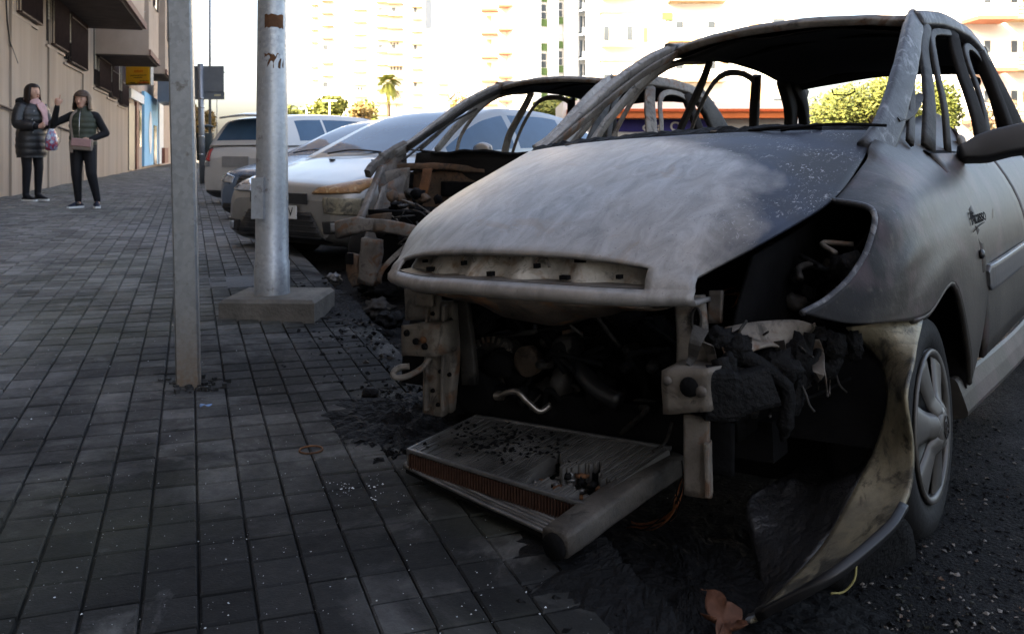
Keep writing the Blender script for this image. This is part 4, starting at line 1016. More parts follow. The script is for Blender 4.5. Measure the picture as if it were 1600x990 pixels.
# ---- gutted front end
def cbox(name, x0, y0, x1, y1, u, th, m, par=NC, jit=.004, v=None):
    "thin plate given by its photo corners, lying across the car at depth u"
    c = [CP(x0, y0, u=u), CP(x1, y0, u=u), CP(x1, y1, u=u), CP(x0, y1, u=u)]
    b = MB(); n = 7; rows = []
    for i in range(n):
        rows.append([(c[0]*(1-j/(n-1))+c[1]*(j/(n-1)))*(1-i/(n-1))+(c[3]*(1-j/(n-1))+c[2]*(j/(n-1)))*(i/(n-1)) for j in range(n)])
    for r_ in rows:
        for p in r_: p += noise.noise_vector(p*14+Vector((u, 0, 0)))*jit
    b.grid(rows, m, True); o = b.build(name, par); solid(o, th, 1); return o
# car's right leg (left in the photo)
b = MB(); b.sweep(curve([CP(683, 470, u=-.50), CP(682, 560, u=-.50), CP(680, 645, u=-.50)], 12), [.062]*6+[.07]*6, .05, Vector((1, .2, 0)), M_BPALE, True, .004); b.build('front_upright', NC)
b = MB(); b.sweep(curve([CP(703, 470, u=-.46), CP(706, 560, u=-.46), CP(700, 640, u=-.46)], 10), .04, .04, Vector((1, .2, 0)), M_BSTEEL, True, .004); b.build('front_upright', NC)
b = MB(); b.sweep(curve([CP(722, 465, u=-.42), CP(728, 520, u=-.42), CP(735, 600, u=-.42)], 10), .05, .03, Vector((1, .2, 0)), M_BDARK, True, .004); b.build('front_upright', NC)
for q in ((676, 490), (688, 515), (676, 548), (688, 580), (676, 610), (684, 632), (704, 500), (704, 540), (702, 585)):
    b = MB(); b.lathe(CP(*q, u=-.533 if q[0] < 695 else -.49), (1, 0, 0), [(0, .004), (.0055, .004), (.007, -.003)], M_SOOT, 8); b.build('hole', NC)
for x_, u_ in ((668, -.535), (694, -.530)):
    b = MB(); b.sweep(curve([CP(x_, 478, u=u_), CP(x_-1, 560, u=u_), CP(x_-2, 640, u=u_)], 12), .010, .018, Vector((1, .2, 0)), M_BSTEEL, False, .003); b.build('flange', NC)
br = cbox('lamp_bracket', 632, 452, 684, 500, -.53, .02, M_BSTEEL); cbox('lamp_bracket', 648, 455, 675, 480, -.56, .012, M_BPALE)
bx = cbox('crash_box', 627, 508, 682, 556, -.60, .09, M_BPALE)
for q in ((650, 533), (662, 531), (664, 541), (636, 520)):
    b = MB(); pq = CP(*q, u=-.603); b.lathe(pq, (1, 0, 0), [(0, .006), (.009, .006), (.010, -.002)], M_SOOT if q[0] != 662 else M_RUST, 10); b.build('bolt_hole', bx)
b = MB(); b.tube(curve([CP(672, 558, u=-.58), CP(660, 574, u=-.60), CP(640, 586, u=-.66), CP(620, 590, u=-.70), CP(614, 583, u=-.70), CP(624, 574, u=-.68), CP(640, 572, u=-.66)], 22), .0085, M_BSTEEL, 8); b.build('towing_eye', NC)
# car's left side (right in the photo)
b = MB(); b.sweep(curve([CP(1078, 462, u=-.50), CP(1082, 520, u=-.50), CP(1080, 580, u=-.50)], 10), .075, .03, Vector((1, .3, 0)), M_BPALE, True, .003); up_ = b.build('front_upright', NC)
b = MB(); b.tube([CP(1088+math.cos(t)*7, 500+math.sin(t)*19, u=-.525) for t in [k*.5 for k in range(14)]], .004, M_BDARK, 5, False); b.build('slot_rim', up_)
b = MB(); rows = [[CP(1088+math.cos(t)*6.5*r_, 500+math.sin(t)*18*r_, u=-.522) for t in [k*.5236 for k in range(12)]] for r_ in (.05, 1)]; b.grid(rows, M_SOOT, False, close=True); b.build('slot_hole', up_)
cb = cbox('crash_box', 1034, 578, 1108, 645, -.64, .11, M_BPALE, jit=.006)
for q, r_ in (((1076, 605), .021), ((1042, 595), .010), ((1095, 612), .012)):
    b = MB(); pq = CP(*q, u=-.645); b.lathe(pq, (1, 0, 0), [(0, .004), (r_, .004), (r_*1.1, -.004)], M_SOOT if r_ > .015 else M_BSTEEL, 14); b.build('bolt_hole', cb)
b = MB(); b.sweep(curve([CP(1100, 612, u=-.60), CP(1150, 615, u=-.56), CP(1200, 600, u=-.5)], 10), [.12]*5+[.10]*5, .075, Vector((1, .3, 0)), M_CHAR, False, .007); b.build('charred_crossmember', NC)
b = MB(); b.sweep(curve([CP(1089, 648, u=-.585), CP(1090, 710, u=-.585), CP(1091, 774, u=-.585)], 12), .062, .022, Vector((1, .2, 0)), M_BSTEEL, True, .003); lg_ = b.build('radiator_leg', NC)
b = MB(); b.sweep(curve([CP(1106, 690, u=-.59), CP(1108, 772, u=-.59)], 6), .012, .04, Vector((1, .2, 0)), M_BPALE); b.build('flange', lg_)
b = MB(); b.sweep(curve([CP(1126, 660, u=-.50), CP(1126, 740, u=-.50)], 8), .065, .02, Vector((1, .2, 0)), M_SOOT, True, .003); b.build('radiator_leg', NC)
# pale torn plate in the lamp opening, brackets, melted lamp mass
b = MB(); rows = patch([[CP(1132, 512, u=-.48), CP(1180, 503, u=-.42), CP(1240, 500, u=-.33), CP(1275, 508, u=-.28)], [CP(1150, 530, u=-.49), CP(1190, 530, u=-.43), CP(1240, 518, u=-.35), CP(1268, 520, u=-.29)], [CP(1166, 553, u=-.49), CP(1205, 540, u=-.44), CP(1240, 548, u=-.36), CP(1262, 530, u=-.30)]], 8, 18)
b.grid(rows, M_BPALE, True); o = b.build('torn_plate', NC); solid(o, .006, 0)
cbox('lamp_bracket', 1106, 455, 1128, 505, -.40, .012, M_BSTEEL)
char = [((1150, 545), -.50, (.05, .05, .05), 1), ((1125, 530), -.52, (.05, .045, .04), 2), ((1215, 575), -.42, (.06, .08, .06), 3), ((1175, 600), -.50, (.05, .06, .05), 4), ((1245, 560), -.36, (.05, .05, .08), 5), ((1300, 540), -.28, (.04, .05, .05), 7), ((1140, 575), -.55, (.02, .025, .05), 8), ((1335, 540), -.25, (.03, .03, .05), 9), ((1110, 640), -.58, (.04, .03, .02), 10)]
for q, u_, r_, sd_ in [(a, b_, tuple(.72*k for k in c), d) for a, b_, c, d in char]:
    b = MB(); lump(b, CP(*q, u=u_), r_, M_CHAR, sd_, .45, 6, 3); b.build('melted_lamp_mass', NC)
for pts, rr in (([(1140, 545, -.52), (1200, 580, -.47), (1230, 610, -.44), (1225, 680, -.44)], (.022, .018, .02, .008)), ([(1265, 520, -.34), (1255, 580, -.36), (1235, 640, -.40), (1222, 690, -.42)], (.014, .018, .012, .005)), ([(1235, 560, -.40), (1250, 620, -.38), (1240, 650, -.39)], (.012, .010, .008)), ([(1280, 510, -.3), (1275, 560, -.32), (1250, 600, -.36)], (.01, .02, .008)), ([(1125, 560, -.56), (1135, 600, -.57), (1130, 640, -.57)], (.022, .016, .012)), ([(1310, 520, -.26), (1300, 570, -.28), (1265, 590, -.3)], (.02, .025, .008))):
    b = MB(); c = curve([CP(x, y, u=u_) for x, y, u_ in pts], 14); rr_ = [rr[min(len(rr)-1, int(k/13*(len(rr)-1)))]*(1+.3*noise.noise(Vector((k*.7, 0, rr[0]*90)))) for k in range(14)]; b.tube(c, rr_, M_CHAR, 8); b.build('melted_drip', NC)
for pts, m in (([(1160, 590, -.5), (1210, 560, -.42), (1275, 525, -.3)], M_SOOT), ([(1050, 660, -.45), (1040, 690, -.45), (1020, 705, -.5)], M_BDARK), ([(1240, 630, -.36), (1290, 610, -.25), (1330, 590, -.2)], M_SOOT)):
    b = MB(); b.tube(curve([CP(x, y, u=u_) for x, y, u_ in pts], 10), .0045, m, 6); b.build('wire', NC)
rng = random.Random(31)
for k in range(46):
    x0, y0 = rng.uniform(1095, 1300), rng.uniform(500, 610); u0 = -.56+(x0-1095)/205*.30+rng.uniform(-.04, .04); dn_ = rng.uniform(15, 75); dx_ = rng.uniform(-30, 30); b = MB()
    c = curve([CP(x0, y0, u=u0), CP(x0+dx_*.5, y0+dn_*.4, u=u0+rng.uniform(-.03, .03)), CP(x0+dx_*.8, y0+dn_*.8, u=u0+rng.uniform(-.03, .03)), CP(x0+dx_*rng.uniform(.4, 1.3), y0+dn_, u=u0+rng.uniform(-.04, .04))], 12)
    if k % 2: b.tube(c, rng.uniform(.0018, .005), (M_SOOT, M_BDARK, M_CHAR, M_BSTEEL)[k % 4], 5); b.build('hanging_wire', NC)
    else:
        w0 = rng.uniform(.012, .045); b.sweep(c, [w0*(1-.055*j)*(1+.3*noise.noise(Vector((j, k, 0)))) for j in range(12)], .003, Vector((1, rng.uniform(-.6, .6), rng.uniform(-.5, .5))), (M_BDARK, M_CHAR, M_BSTEEL, M_CHAR)[(k//2) % 4], False, .008, 8); b.build('torn_strip', NC)
# wiring bundles: copper strands
M_COP = simple('burnt_copper', (.30, .11, .05), .5, .6, .5, 20)
rng = random.Random(11)
for base, nn in (([(1115, 470, -.3), (1135, 455, -.28), (1160, 462, -.26), (1150, 480, -.26)], 8), ([(985, 818, -.5), (1010, 822, -.52), (1045, 806, -.54), (1062, 778, -.56)], 9), ([(905, 520, -.25), (915, 560, -.25), (910, 600, -.25)], 4), ([(1070, 725, -.58), (1064, 760, -.57), (1060, 785, -.56)], 4)):
    b = MB()
    for k in range(nn):
        b.tube(curve([CP(x+rng.uniform(-7, 7), y+rng.uniform(-6, 6), u=u_+rng.uniform(-.01, .01)) for x, y, u_ in base], 9), .0016, M_COP if k % 3 else M_SOOT, 4)
    o = b.build('wire_bundle', NC); o['kind'] = 'stuff'
M_PIPE = simple('scorched_bright_pipe', (.30, .27, .24), .35, .8, .6, 25)
# engine
b = MB(); b.box(U(.02, .05, .52), (.42, .72, .34), M_SOOT); b.box(U(-.12, -.12, .46), (.18, .5, .22), M_CHAR); b.box(U(.0, .1, .72), (.34, .62, .08), M_CHAR); eng = b.build('engine_block', NC); 
b = MB(); rng = random.Random(5)
for k in range(26): lump(b, U(-.18+rng.uniform(-.08, .08), rng.uniform(-.42, .42), rng.uniform(.30, .74)), (rng.uniform(.02, .06), rng.uniform(.02, .07), rng.uniform(.02, .06)), M_CHAR if k % 2 else M_SOOT, k, .5, 4)
o = b.build('engine_accessories', NC); o['kind'] = 'stuff'
q = CP(770, 565, u=-.30); b = MB(); b.lathe(q, (1, 0, 0), [(.085, -.10), (.088, -.02), (.082, .0), (.06, .006), (.02, .008), (0, .008)], M_BDARK, 28)
for k in range(22):
    a = k*.2856; b.box(q+Vector((.004, math.cos(a)*.073, math.sin(a)*.073)), (.012, .006, .022), M_BSTEEL, Matrix.Rotation(a-math.pi/2, 3, 'X'))
b.build('alternator', NC)
q = CP(822, 565, u=-.33); b = MB(); b.lathe(q, (1, 0, 0), [(.044, -.03), (.046, 0), (.042, .004), (.012, .008), (0, .009)], burnt_metal('brown_pulley', (.13, .095, .07), (.07, .055, .045), (.05, .04, .035)), 28); b.build('pulley', NC)
b = MB(); b.tube(curve([CP(893, 528, u=-.28), CP(905, 570, u=-.33), CP(930, 605, u=-.36), CP(968, 628, u=-.36)], 16), .027, M_BLACK, 10); b.build('radiator_hose', NC)
b = MB(); lump(b, CP(893, 525, u=-.27), (.03, .03, .03), M_BSTEEL, 3); b.build('hose_clamp', NC)
b = MB(); b.tube(curve([CP(778, 618, u=-.48), CP(805, 611, u=-.48), CP(822, 625, u=-.47), CP(843, 642, u=-.45), CP(860, 632, u=-.42)], 20), .0085, M_PIPE, 10); b.lathe(CP(780, 618, u=-.48), (.1, 1, .1), [(.013, -.012), (.014, 0), (.013, .012)], M_PIPE, 12); b.build('coolant_pipe', NC)
b = MB(); b.lathe(CP(742, 615, u=-.36), (1, 0, 0), [(.07, -.05), (.072, 0), (.05, .006), (0, .008)], M_SOOT, 24); b.build('pulley', NC)
for pts in ([(715, 480, -.4), (712, 540, -.42), (718, 600, -.42)], [(980, 500, -.25), (1000, 560, -.3), (1010, 620, -.3)], [(850, 520, -.3), (870, 545, -.3), (900, 550, -.3)]):
    b = MB(); b.tube(curve([CP(x, y, u=u_) for x, y, u_ in pts], 10), .012, M_SOOT, 8); b.build('hose', NC)
rng = random.Random(64)
for k in range(64):
    x0, y0 = rng.uniform(735, 1045), rng.uniform(488, 655); u0 = rng.uniform(-.40, -.27); m_ = (M_BDARK, M_SOOT, M_CHAR, M_CHAR, M_SOOT, M_BDARK, M_SOOT)[k % 7]; b = MB()
    if k % 4 == 0: lump(b, CP(x0, y0, u=u0+.04), (rng.uniform(.03, .06), rng.uniform(.03, .07), rng.uniform(.03, .06)), m_, k, .5, 4, 2)
    elif k % 4 == 1: b.lathe(CP(x0, y0, u=u0), (1, rng.uniform(-.4, .4), rng.uniform(-.3, .3)), [(0, .02), (.010, .02), (.014, .012), (.016, -.03)], m_, 12)
    else: b.tube(curve([CP(x0, y0, u=u0), CP(x0+rng.uniform(-35, 35), y0+rng.uniform(-30, 30), u=u0-.02), CP(x0+rng.uniform(-60, 60), y0+rng.uniform(-45, 45), u=u0+.02)], 9), rng.uniform(.003, .010), m_, 6)
    b.build('engine_bay_remnant', NC)
b = MB(); b.box(U(-.30, 0, .28), (.10, 1.1, .10), M_SOOT); b.build('lower_crossmember', NC)
b = MB(); b.box(U(.22, 0, .20), (.5, 1.15, .24), M_SOOT); b.build('gearbox', NC)
for sg in (1, -1):
    b = MB(); rows = patch([[U(-.45, sg*.50, .30), U(-.45, sg*.50, .55), U(-.35, sg*.52, .74)], [U(0, sg*.54, .35), U(0, sg*.55, .6), U(.0, sg*.58, .82)], [U(.4, sg*.6, .35), U(.4, sg*.62, .7), U(.42, sg*.63, .96)]], 8, 8); b.grid(rows, M_SOOT); o = b.build('inner_wing', NC); solid(o, .01, 0)
rng = random.Random(15)
for k in range(34):
    b = MB(); x0, y0 = rng.uniform(1125, 1330), rng.uniform(385, 495); u0 = rng.uniform(-.22, .12)
    if k % 3: b.tube(curve([CP(x0, y0, u=u0), CP(x0+rng.uniform(-25, 25), y0+rng.uniform(-40, 10), u=u0+.03), CP(x0+rng.uniform(-40, 40), y0+rng.uniform(-50, 15), u=u0+.05)], 8), rng.uniform(.004, .012), (M_SOOT, M_BDARK, M_CHAR)[k % 3] if k != 7 else M_BSTEEL, 6)
    else: lump(b, CP(x0, min(490, y0+30), u=u0), (rng.uniform(.02, .05),)*3, (M_CHAR, M_BDARK)[k % 2], k, .6, 4, 2)
    b.build('engine_bay_remnant', NC)

# ---- bumper corner hanging to the ground, its lining melted
br_ = [((1322, 512, .70), (1385, 503, .79), (1441, 500, .85)), ((1372, 560, .76), (1405, 560, .82), (1429, 560, .86)), ((1388, 620, .79), (1403, 620, .825), (1416, 620, .86)), ((1372, 690, .765), (1402, 695, .82), (1427, 700, .86)),
       ((1338, 760, .73), (1385, 768, .80), (1420, 772, .855)), ((1288, 850, .685), (1338, 845, .765), (1378, 835, .83)), ((1222, 922, .635), (1268, 912, .70), (1305, 902, .765)), ((1172, 972, .605), (1182, 968, .615), (1190, 962, .63))]
b = MB(); rows = patch([[CP(x, y, v=v_) for x, y, v_ in r_] for r_ in br_], 36, 12)
b.grid(rows, M_GOLD, True); bump_ = b.build('bumper_corner', NC); solid(bump_, .008, 0)
bl_ = [((1366, 548, .70), (1374, 552, .73), (1382, 556, .757)), ((1338, 640, .62), (1365, 640, .71), (1388, 640, .785)), ((1268, 722, .53), (1325, 715, .65), (1369, 705, .758)), ((1172, 778, .45), (1262, 770, .57), (1339, 758, .725)),
       ((1176, 850, .49), (1235, 850, .59), (1289, 848, .68)), ((1190, 920, .55), (1208, 920, .595), (1223, 921, .63)), ((1165, 976, .585), (1168, 975, .595), (1172, 973, .60))]
rows = patch([[CP(x, y, v=v_-.006) for x, y, v_ in r_] for r_ in bl_], 40, 22)
for i, r_ in enumerate(rows):
    for j, p in enumerate(r_):
        if 0 < j < 21: p += noise.noise_vector(p*11)*.022+noise.noise_vector(p*34)*.007
b = MB(); b.grid(rows, simple('melted_black_plastic', (.024, .024, .026), .42, 0, .4, 25, .9, 45, spec=.6), True); o = b.build('melted_lining', bump_); solid(o, .008, 0)
b = MB(); b.sweep(curve([CP(1185, 962, v=.62), CP(1290, 905, v=.76), CP(1380, 835, v=.84), CP(1412, 790, v=.86)], 20), .022, .02, Vector((0, .3, 1)), M_BLACK, True, .002); b.build('bumper_edge', bump_)
b = MB(); rows = patch([[CP(1405, 800, v=.80), CP(1425, 830, v=.80), CP(1432, 900, v=.78)], [CP(1350, 850, v=.74), CP(1370, 890, v=.74), CP(1385, 918, v=.74)], [CP(1290, 905, v=.68), CP(1310, 925, v=.68), CP(1325, 935, v=.68)]], 10, 10); b.grid(rows, M_CHAR, True); o = b.build('arch_liner_remnant', NC); solid(o, .006, 0)
b = MB(); b.tube(curve([CP(1338, 880, v=.72), CP(1335, 905, v=.72), CP(1318, 924, v=.70), CP(1298, 926, v=.68)], 10), .003, simple('yellow_wire', (.30, .26, .10), .6), 5); b.build('wire', NC)

rng = random.Random(77)
def shard(b, c, s, flat, m):
    "angular crumb: a crushed octahedron"
    rot = Matrix.Rotation(rng.uniform(0, 6.28), 3, 'Z') @ Matrix.Rotation(rng.gauss(0, .35), 3, 'X')
    v = [Vector((sx_*s*rng.uniform(.4, 1.25), 0, 0)) for sx_ in (1, -1)]+[Vector((rng.uniform(-.3, .3)*s, sy_*s*rng.uniform(.3, 1.0), 0)) for sy_ in (1, -1)]+[Vector((rng.uniform(-.4, .4)*s, rng.uniform(-.4, .4)*s, sz_*s*flat*rng.uniform(.3, 1.1))) for sz_ in (1, -1)]
    b.add([rot @ p+Vector(c) for p in v], [(0, 2, 4), (2, 1, 4), (1, 3, 4), (3, 0, 4), (2, 0, 5), (1, 2, 5), (3, 1, 5), (0, 3, 5)], m)

# ---- radiator and condenser fallen on the pavement
def RP(x, y, z): return pxz(x, y, z)
M_FIN = simple('sooty_fins', (.17, .163, .155), .5, .35, .7, 5, .2, 60, col2=(.022, .021, .02)); M_FIND = simple('rusty_fin_ends', (.075, .036, .024), .7, .3, .5, 60)
zt_ = .215; rad = empty('radiator'); cA, cB, cC, cD = RP(640, 702, zt_), RP(918, 788, zt_-.01), RP(1048, 700, zt_+.05), RP(745, 650, zt_+.02)
rad.location = (cA+cB+cC+cD)/4; rad.location.z = .13; tag(rad, 'finned aluminium radiator core lying on the pavement with a torn hole', 'radiator')
def loc_(o, root): o.parent = root; o.matrix_parent_inverse = Matrix.Translation(-root.location); return o
def bil(s, t): return (cA*(1-s)+cB*s)*(1-t)+(cD*(1-s)+cC*s)*t
nf = 70; rng = random.Random(9)
b = MB()
for k in range(nf):
    s0 = k/nf; t0, t1 = 0.0, 1.0
    segs = [(0, 1)]
    if .60 < s0 < .97:
        h0 = .10+.08*math.sin(k*.9)+rng.uniform(0, .03)+.10*(s0 > .85); h1 = .48+.10*math.sin(k*.45+1)-.25*max(0, s0-.8)+rng.uniform(-.03, .03); segs = [(0, h0 if s0 < .9 else .02), (h1, 1)]
    for a, c in segs:
        if c-a < .03: continue
        p, q = bil(s0+.5/nf, a), bil(s0+.5/nf, c); d = (bil(1, .5)-bil(0, .5)).normalized()*(cB-cA).length/nf*.27; hgt = Vector((0, 0, -.050)); jz = Vector((0, 0, rng.uniform(-.0015, .0015)))
        md_ = (p+q)/2
        b.hexa([p-d+hgt, p+d+hgt, q+d+hgt, q-d+hgt], [p-d+jz, p+d+jz, q+d+jz, q-d+jz], M_FIN)
o = b.build('cooling_fins', None, None, True); o['kind'] = 'stuff'; loc_(o, rad)
# dark bed between the fins, cut short where the core is torn out (left and right of the hole)
b = MB(); dn = Vector((0, 0, -.026)); d2 = Vector((0, 0, -.046))
for (s0, s1, t0, t1) in ((0, .6, 0, 1), (.6, 1, .55, 1), (.6, .9, 0, .08)):
    c = [bil(s0, t0), bil(s1, t0), bil(s1, t1), bil(s0, t1)]; b.hexa([p+d2 for p in c], [p+dn for p in c], M_SOOT)
loc_(b.build('core_bed', None, None, True), rad)
b = MB(); f0, f1 = bil(0, -.006), bil(1, -.006)
for k in range(62):
    p = f0.lerp(f1, (k+.5)/62); b.box(p+Vector((0, 0, -.030)), (.0036, .010, .040), M_FIND, Matrix.Rotation(math.atan2((f1-f0).y, (f1-f0).x), 3, 'Z'))
o = b.build('tube_ends', None); o['kind'] = 'stuff'; loc_(o, rad)
for t_, th in ((-.012, .011), (1.0, .012)):
    b = MB(); p, q = bil(-.005, t_), bil(1.0, t_); b.sweep([p, p.lerp(q, .5), q], th, .010, Vector((0, 0, 1)), M_ALU); loc_(b.build('side_plate', None), rad)
b = MB(); p, q = bil(-.008, 0), bil(-.008, 1); b.sweep([p+Vector((0, 0, -.022)), q+Vector((0, 0, -.022))], .012, .05, Vector((0, 0, 1)), M_ALU); loc_(b.build('header_plate', None), rad)
b = MB(); rng = random.Random(2)
for k in range(42):
    s_, t_ = rng.uniform(.62, .95), rng.uniform(.08, .45); lump(b, bil(s_, t_)+Vector((0, 0, rng.uniform(-.045, -.02))), (rng.uniform(.006, .02), rng.uniform(.006, .02), rng.uniform(.004, .012)), (M_ALU, M_CHAR, M_RUST, M_ALU)[k % 4], k, .6, 5, 1)
for k in range(170):
    s_, t_ = min(.98, max(.02, rng.gauss(.32, .16))), min(.95, max(.05, rng.gauss(.55, .18))); shard(b, bil(s_, t_)+Vector((0, 0, .002)), rng.uniform(.003, .012), .5, M_SOOT)
o = b.build('charred_crumbs', None); o['kind'] = 'stuff'; loc_(o, rad)
# tank
b = MB(); p, q = RP(868, 848, .16), RP(1050, 722, .22); b.sweep(curve([p, p.lerp(q, .5)+Vector((0, 0, .004)), q], 12), .075, .062, Vector((0, 0, 1)), burnt_metal('scorched_tank', (.10, .09, .08), (.045, .041, .038), (.05, .05, .05), .55, .3, 9), True, .003); tk = loc_(b.build('end_tank', None), rad)
b = MB(); b.lathe(p+Vector((0, 0, -.006)), (q-p), [(0, -.012), (.030, -.010), (.032, .01)], M_SOOT, 16); loc_(b.build('tank_cap', None), rad)
con = empty('condenser'); con.location = RP(760, 780, .13); tag(con, 'thin ribbed condenser panel lying flat under the radiator core', 'condenser')
e0, e1, e2, e3 = RP(634, 728, .165), RP(868, 838, .145), RP(920, 790, .16), RP(690, 690, .175)
b = MB()
for k in range(13):
    t_ = k/12; p = e0.lerp(e3, t_); q = e1.lerp(e2, t_); b.sweep(curve([p, p.lerp(q, .5)+Vector((0, 0, -.003)), q], 8), .011, .010, Vector((0, 0, 1)), M_FIN if k % 2 else M_ALU, True, .0015, 6)
o = b.build('tube_rows', None); o['kind'] = 'stuff'; loc_(o, con)
b = MB(); b.tube([e0, e0.lerp(e3, 1)], .011, M_ALU, 8); loc_(b.build('manifold', None), con); b = MB(); b.tube([e1, e2], .010, M_ALU, 8); loc_(b.build('manifold', None), con)
b = MB(); c = [p+Vector((0, 0, -.008)) for p in (e0, e1, e2, e3)]; b.hexa([p+Vector((0, 0, -.01)) for p in c], c, M_SOOT); loc_(b.build('backing', None, None, True), con)

# ---- debris on the ground
rng = random.Random(21)
def scatter(name, label, cat, gen, n, mats, smin, smax, flat=.5):
    b = MB()
    for k in range(n):
        x, y, z = gen(); s = smin+(smax-smin)*rng.random()**3.2; shard(b, (x, y, z+s*flat*.25), s, flat, mats[k % len(mats)])
    o = b.build(name); o['kind'] = 'stuff'; tag(o, label, cat); return o
def onwalk(x0, x1, y0, y1):
    def f():
        p = pxz(rng.uniform(x0, x1), rng.uniform(y0, y1), .14); s_, t_ = st(p.x, p.y)
        return p.x, p.y, (walk_z(p.x, p.y) if t_ > 0 else road_z(p.x, p.y))
    return f
def gauss_w(cx, cy, sx_, sy_):
    def f():
        p = pxz(rng.gauss(cx, sx_), max(300, rng.gauss(cy, sy_)), .14); s_, t_ = st(p.x, p.y)
        return p.x, p.y, (walk_z(p.x, p.y) if t_ > 0 else road_z(p.x, p.y))
    return f
scatter('soot_heap', 'heap of black ash and char beside the front of the burnt car', 'ash', gauss_w(632, 640, 34, 26), 1500, [M_CHAR, M_SOOT, M_CHAR], .003, .022, .6)
scatter('ash_litter', 'black ash strewn over the kerb under the burnt cars', 'ash', gauss_w(570, 475, 45, 40), 1300, [M_CHAR, M_SOOT, M_BDARK, M_CHAR], .003, .026, .6)
scatter('charred_crumbs', 'charred crumbs under the gutted front end of the car', 'ash', gauss_w(1080, 830, 90, 70), 1400, [M_CHAR, M_SOOT], .002, .016, .6)
def ash_bed(name, label, cx, cy, rx, ry, h, seed):
    "low uneven mound of ash: an ellipse in ground metres"
    rnd_ = random.Random(seed); b = MB(); n, mR = 150, 26; rows = []
    for i in range(mR+1):
        f = i/mR; row = []
        for k in range(n):
            a = 2*math.pi*k/n; e_ = 1+.35*noise.noise(Vector((math.cos(a)*1.6, math.sin(a)*1.6, seed)))+.22*noise.noise(Vector((math.cos(a)*5, math.sin(a)*5, seed+3)))+.14*noise.noise(Vector((math.cos(a)*14, math.sin(a)*14, seed+5)))
            x_, y_ = cx+math.cos(a)*rx*f*e_, cy+math.sin(a)*ry*f*e_; s_, t_ = st(x_, y_); z_ = walk_z(x_, y_) if t_ > -.01 else road_z(x_, y_)
            q = Vector((x_, y_, 0)); hh = h*(1-f**2)*(.6+.9*abs(noise.noise(q*6))+.5*noise.noise(q*17)+.35*noise.noise(q*45))
            row.append(Vector((x_, y_, z_+max(-.004, hh)-.006*f)))
        rows.append(row)
    b.grid(rows, M_CHAR, False, close=True); o = b.build(name); o['kind'] = 'stuff'; tag(o, label, 'ash'); return o
pa = pxz(640, 640, .14); ash_bed('ash_bed', 'matted black ash on the tiles beside the gutted front', pa.x, pa.y, .30, .34, .035, 3)
pa = pxz(575, 470, .12); ash_bed('ash_bed', 'black ash along the kerb before the second burnt car', pa.x, pa.y, .34, .75, .03, 5)
ash_bed('ash_bed', 'black ash and melted plastic on the road under the gutted front', .42, 2.15, .50, .55, .03, 8)
M_GLS = simple('glass_crumbs', (.55, .58, .60), .25, 0, .3, 30, spec=.8)
scatter('glass_crumbs', 'tiny pale glass crumbs scattered over the dark pavement', 'glass', onwalk(20, 1050, 480, 980), 800, [M_GLS], .0008, .0036, .6)
scatter('glass_heap', 'small heap of glass crumbs near the radiator', 'glass', gauss_w(560, 755, 28, 10), 60, [M_GLS], .002, .006, .6)
scatter('road_grit', 'loose grit and glass on the asphalt beside the wheel', 'grit', onwalk(1300, 1600, 590, 985), 3600, [M_CHAR, M_SOOT, M_KERB, M_ASPH, M_BSTEEL], .0012, .012, .6)
for k, (q, r_) in enumerate((((600, 455), (.10, .07, .05)), ((590, 480), (.08, .10, .05)), ((520, 437), (.06, .06, .045)), ((610, 500), (.07, .07, .045)), ((575, 450), (.06, .05, .05)))):
    p = pxz(*q, .08); b = MB(); lump(b, (0, 0, 0), r_, (M_CHAR, M_BDARK, M_ALU, M_CHAR, M_SOOT)[k], k+30, .7, 4, 3); o = b.build('melted_debris'); o.location = p
    tag(o, ('largest crumpled black lump against the kerb', 'blackened lump below the largest one by the kerb', 'silvery melted lump beside the concrete foot', 'charred lump nearest the gutted front by the kerb', 'sooty lump behind the largest one at the kerb')[k], 'debris')
p = pxz(578, 618, .13); b = MB(); lump(b, (0, 0, .015), (.035, .028, .022), M_CHAR, 44, .4); o = b.build('charred_lump'); o.location = (p.x, p.y, walk_z(p.x, p.y)); tag(o, 'round black charred lump on the tiles left of the ash heap', 'debris')
# dry leaf
M_LEAF = simple('dry_plane_leaf', (.10, .042, .024), .75, 0, .45, 30, .3, 80)
def leaf(name, x, y, size, rot, label, lobes=5, curl=.35, z=None, m=M_LEAF):
    p = pxz(x, y, .0 if z is None else z); n = 60; rows = []
    for r_ in (.02, .35, .7, 1):
        row = []
        for k in range(n):
            a = 2*math.pi*k/n; ph = (lobes*a/(2*math.pi)) % 1; f = (.42+.58*(1-abs(2*ph-1))**.8)*(1, .8, .95, .7, .9)[int(lobes*a/(2*math.pi)) % 5]; rr = size*r_*(1-(1-f)*r_)
            row.append(Vector((math.cos(a)*rr, math.sin(a)*rr*.8, curl*size*(r_**2)*(.5+.5*math.sin(a*3+1))+.002)))
        rows.append(row)
    b = MB(); b.grid(rows, m, True, close=True); b.tube([(0, 0, .003), (-size*.7, size*.1, .01), (-size*1.2, size*.3, .004)], .0016, m, 5)
    o = b.build(name); solid(o, .0008, 0); o.location = p; o.rotation_euler = (R(12), R(-8), rot); tag(o, label, 'leaf')
leaf('dry_leaf', 1130, 975, .085, 1.3, 'large curled brown plane leaf at the foot of the bumper', z=.05)
leaf('dry_leaf', 1103, 925, .014, .2, 'tiny tan leaf under the gutted front end', 1, .1, z=.0)

